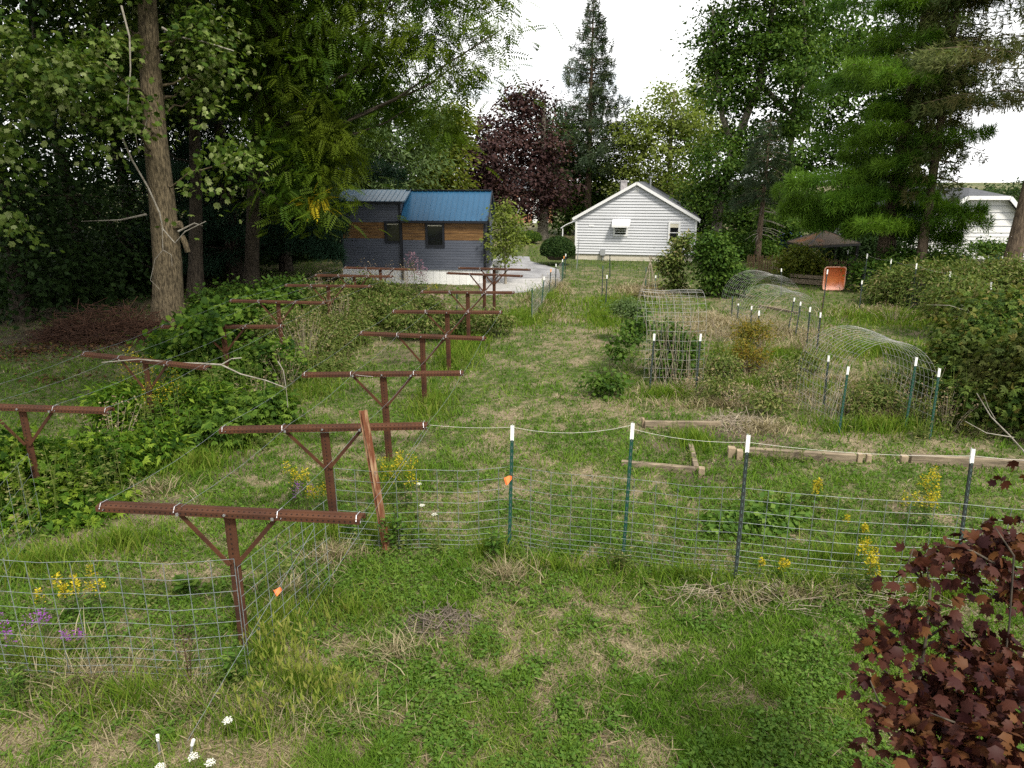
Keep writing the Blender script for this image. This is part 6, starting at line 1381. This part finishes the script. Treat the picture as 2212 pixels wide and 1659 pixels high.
for px, py, h, ns, sp_, lb in [(885, 1100, .75, 9, .35, 'large blooming goldenrod at the right end of the second beam'), (640, 1090, .55, 5, .25, 'goldenrod in front of the slanting wire panel'), (690, 1120, .5, 4, .2, 'goldenrod close against the post of the second T frame'),
        (205, 1330, .45, 5, .35, 'yellow goldenrod behind the lower left wire panel'), (150, 1335, .40, 4, .3, 'paler goldenrod behind the panel near the purple spikes'), (300, 930, 1.35, 6, .45, 'tall goldenrod left of the beam with the bare branch'), (390, 960, 1.25, 6, .45, 'tall goldenrod right under the beam with the bare branch'),
        (1985, 1150, .5, 7, .35, 'goldenrod behind the long wire fence near the last post'), (2005, 1110, .55, 5, .2, 'goldenrod just above the last post of the wire fence'), (1765, 1085, .35, 5, .3, 'orange tinted goldenrod behind the wire mesh'), (1840, 1160, .3, 3, .2, 'small goldenrod in the middle of the wire mesh'),
        (1880, 1290, .5, 5, .15, 'goldenrod poking through the mesh left of the burgundy leaves'), (1860, 1240, .45, 2, .1, 'single bent goldenrod plume through the mesh'), (1680, 1255, .25, 4, .25, 'faded goldenrod at the foot of the long fence'), (930, 650, .6, 4, .3, 'small goldenrod beside the log pile')]:
    plant('goldenrod', lb, 'goldenrod', G(px, py), h, ns, sp_, 18, SLIM, .09, L_CLOV, True, L_GOLD, 62, .024, GG, bt=LEAF, plume=.34)
for px, py, h, lb in [(45, 1430, .42, 'purple loosestrife spikes at the left edge behind the panel'), (100, 1400, .40, 'purple loosestrife spikes right of the left edge cluster'), (175, 1420, .30, 'short purple spikes in the wire panel'), (660, 1110, .45, 'faint purple spikes behind the slanting panel')]:
    plant('loosestrife', lb, 'wildflower', G(px, py), h, 4, .16, 14, SLIM, .06, L_CLOV, True, L_PURF, 34, .02, 'purple flowering spikes', plume=.35)
plant('joe_pye_weed', 'mauve flowered tall weed before the tiny house skirting', 'wildflower', A(905, 660, 23.5) * V(1, 1, 0), 1.75, 7, .4, 14, SLIM, .16, L_WEED, True, L_MAUVE, 40, .055, plume=.3, sr=.008)
plant('leafy_weed', 'bright leafy weed at the foot of the nearest T frame', 'weed', G(508, 1480), .42, 7, .16, 26, SLIM, .10, L_CLOV, sr=.005)
plant('leafy_weed', 'bushy weed at the left edge below the wire panel', 'weed', G(30, 1520), .35, 8, .2, 26, SLIM, .07, L_CLOV)
plant('leafy_weed', 'tall green weed growing before the flagged post', 'weed', G(1065, 1215), .40, 7, .1, 22, SLIM, .11, L_CLOV)
plant('leafy_weed', 'broad leaved weed inside the lower left panel', 'weed', G(405, 1290), .3, 4, .2, 9, WIDE, .13, L_CLOV)
plant('leafy_weed', 'weedy clump at the foot of the second fence post', 'weed', G(1345, 1235), .32, 12, .2, 30, SLIM, .06, L_WEED)
plant('leafy_weed', 'young green plant between the second T frame and the leaning post', 'weed', G(765, 1170), .5, 8, .25, 22, LEAF, .07, L_CLOV)
plant('leafy_weed', 'green weed tangle at the right of the leaning post', 'weed', G(860, 1190), .65, 12, .3, 26, LEAF, .07, L_CLOV)
plant('leafy_weed', 'reddish dock stalk by the nearest T frame', 'weed', G(410, 1480), .5, 4, .12, 10, SLIM, .04, L_DEAD, True, L_PURP, 40, .02, stem=TWIGR, plume=.5)
for px, py, ns, h, sp_, lb in [(660, 800, 40, 1.25, .9, 'tan dead stalks in the middle of the overgrown row'), (740, 740, 36, 1.2, .9, 'tan dead stalks nearer the path in the overgrown row'), (700, 680, 30, 1.3, .9, 'tan dead stalks before the T frame in the weeds'), (800, 660, 34, 1.4, 1., 'seeding dead stalks in front of the skirting'), (880, 650, 26, 1.3, .8, 'seeding dead stalks left of the log pile'),
        (620, 850, 20, .9, .5, 'dead stalks right of the grape vine'), (1640, 800, 22, .8, .5, 'tan dead stalks under the yellowing shrub'), (1750, 780, 20, .7, .5, 'dead stalks around the row of four posts'), (1830, 900, 16, .6, .4, 'dead stems round the near left arch leg'), (2040, 930, 18, .7, .5, 'dead stems at the foot of the thicket'), (1660, 730, 26, .7, .8, 'dry stalks between the middle arches and the short posts'), (1590, 880, 24, .4, .7, 'dry broken stalks behind the dark soil heap'), (1700, 880, 24, .5, .8, 'brown stalks left of the near arch posts'), (1560, 740, 22, .7, .6, 'dry stalks right of the upright grid arch'), (1900, 880, 20, .5, .6, 'dry stalks inside the near arch'), (1480, 780, 18, 1.1, .5, 'tall dry stalks inside the upright grid arch'), (1930, 700, 24, .6, 1.0, 'tan stalks along the foot of the goldenrod hedge'), (560, 900, 18, .7, .5, 'dry stalks beside the spilling bramble'), (250, 1000, 14, .9, .5, 'thin dry stalks rising from the bramble bank'), (1360, 690, 20, .55, .6, 'dry stalks on the straw bed'), (1490, 860, 22, .45, .5, 'dry stalks at the foot of the grid arch')]:
    plant('dead_stalks', lb, 'dead stalks', G(px, py), h, ns, sp_, 10, SLIM, .06, L_DEAD, True, L_DEAD, 10, .035, 'clumps of tan dead stalks', stem=TWIG, sr=.005, plume=.3)
plant('corn_stalks', 'few pale yellow corn like leaves on the far straw bed', 'corn', G(1383, 650), .6, 4, .5, 9, SLIM, .5, L_STRAW)
# queen anne's lace
def umbel(lb, hx, hy, base):
    b = G(*base); hp_ = A(hx, hy, b[1] + .03); t = thing('queen_annes_lace', lb, 'wildflower', b, group='white umbel flowers')
    mb = MB(); mb.tube([b - V(0, 0, .03), (b + hp_) / 2 + V(.02, 0, 0), hp_ - V(0, 0, .03)], [.004, .003, .002], 5)
    P = []
    for i in range(16):
        a = 2.4 * i; q_ = .038 * math.sqrt(i / 16); e = hp_ + V(q_ * math.cos(a), q_ * math.sin(a), .008 - 2 * q_ * q_); mb.tube([hp_ - V(0, 0, .03), e - V(0, 0, .006)], .0009, 3)
        for j in range(9): P.append(e + V(rng.normal() * .0045, rng.normal() * .0045, rng.normal() * .0015))
    mb.build('stem', STEM, t); n = len(P)
    fast('bloom', [bake(WIDE, np.array(P), unit(rng.normal(size=(n, 3)) * V(1, 1, .2)), unit(V(0, 0, 1) + .3 * rng.normal(size=(n, 3))), .008 * np.ones(n), rng.random(n))], L_WHITE, t)
umbel('white flower head highest of those in the lower left', 492, 1557, (505, 1640))
umbel('white flower head beside the leaning white tipped stake', 417, 1635, (420, 1690))
umbel('small white flower head right of the leaning stake', 454, 1648, (450, 1690))
umbel('white flower head at the bottom edge below the upright stake', 346, 1657, (350, 1700))
umbel('white flower head in the mesh below the goldenrod', 905, 1046, (905, 1110))
umbel('tiny white flower head in the mesh, middle one', 912, 1092, (915, 1140))
umbel('white flower head lowest in the mesh below the goldenrod', 938, 1112, (940, 1150))
# ---------------------------------------------------------------- light, sky, camera
EL, AZ = R(52), R(150)   # azimuth clockwise from +Y: behind the camera, to the right
w = bpy.data.worlds.new('World'); S.world = w; w.use_nodes = True
nt = w.node_tree; nt.nodes.clear(); L = nt.links.new
sky = N(nt, 'ShaderNodeTexSky', sky_type='NISHITA', sun_disc=False, sun_elevation=EL, sun_rotation=AZ)
tc = N(nt, 'ShaderNodeTexCoord'); mp = N(nt, 'ShaderNodeMapping'); mp.inputs['Scale'].default_value = (1, 1, 2.2); L(tc.outputs['Generated'], mp.inputs[0])
no = N(nt, 'ShaderNodeTexNoise'); no.inputs['Scale'].default_value = 2.3; no.inputs['Detail'].default_value = 6; no.inputs['Roughness'].default_value = .55; L(mp.outputs[0], no.inputs['Vector'])
rp = ramp(nt, [(.30, (0, 0, 0)), (.44, (1, 1, 1))]); L(no.outputs[0], rp.inputs[0])
mx = N(nt, 'ShaderNodeMix', data_type='RGBA'); L(rp.outputs[0], mx.inputs[0]); L(sky.outputs[0], mx.inputs[6]); mx.inputs[7].default_value = (12.0, 12.0, 12.0, 1)
bg = N(nt, 'ShaderNodeBackground'); bg.inputs[1].default_value = .072; L(mx.outputs[2], bg.inputs[0])
out = N(nt, 'ShaderNodeOutputWorld'); L(bg.outputs[0], out.inputs[0])
sl_ = bpy.data.lights.new('sun', 'SUN'); sl_.energy = 2.9; sl_.angle = R(10); sl_.color = (1, .94, .82)
so = bpy.data.objects.new('sun', sl_); COL.objects.link(so)
dv = Vector((math.sin(AZ) * math.cos(EL), math.cos(AZ) * math.cos(EL), math.sin(EL)))
so.rotation_euler = dv.to_track_quat('Z', 'Y').to_euler(); so.location = dv * 40
cd = bpy.data.cameras.new('camera'); co = bpy.data.objects.new('camera', cd); COL.objects.link(co)
cd.sensor_width = 36; cd.lens = 36 * F / 2212.; cd.clip_start = .1; cd.clip_end = 5000
co.location = (0, 0, HC); co.rotation_euler = (R(90) - PT, 0, 0); S.camera = co
vs_ = S.view_settings; vs_.view_transform = 'Standard'; vs_.look = 'None'; vs_.gamma = 1; vs_.exposure = 1.0; vs_.use_curve_mapping = False
S.cycles.max_bounces = 6; S.cycles.diffuse_bounces = 3; S.cycles.glossy_bounces = 2; S.cycles.transmission_bounces = 3; S.cycles.transparent_max_bounces = 4
S.cycles.use_denoising = False; S.cycles.sample_clamp_indirect = 6
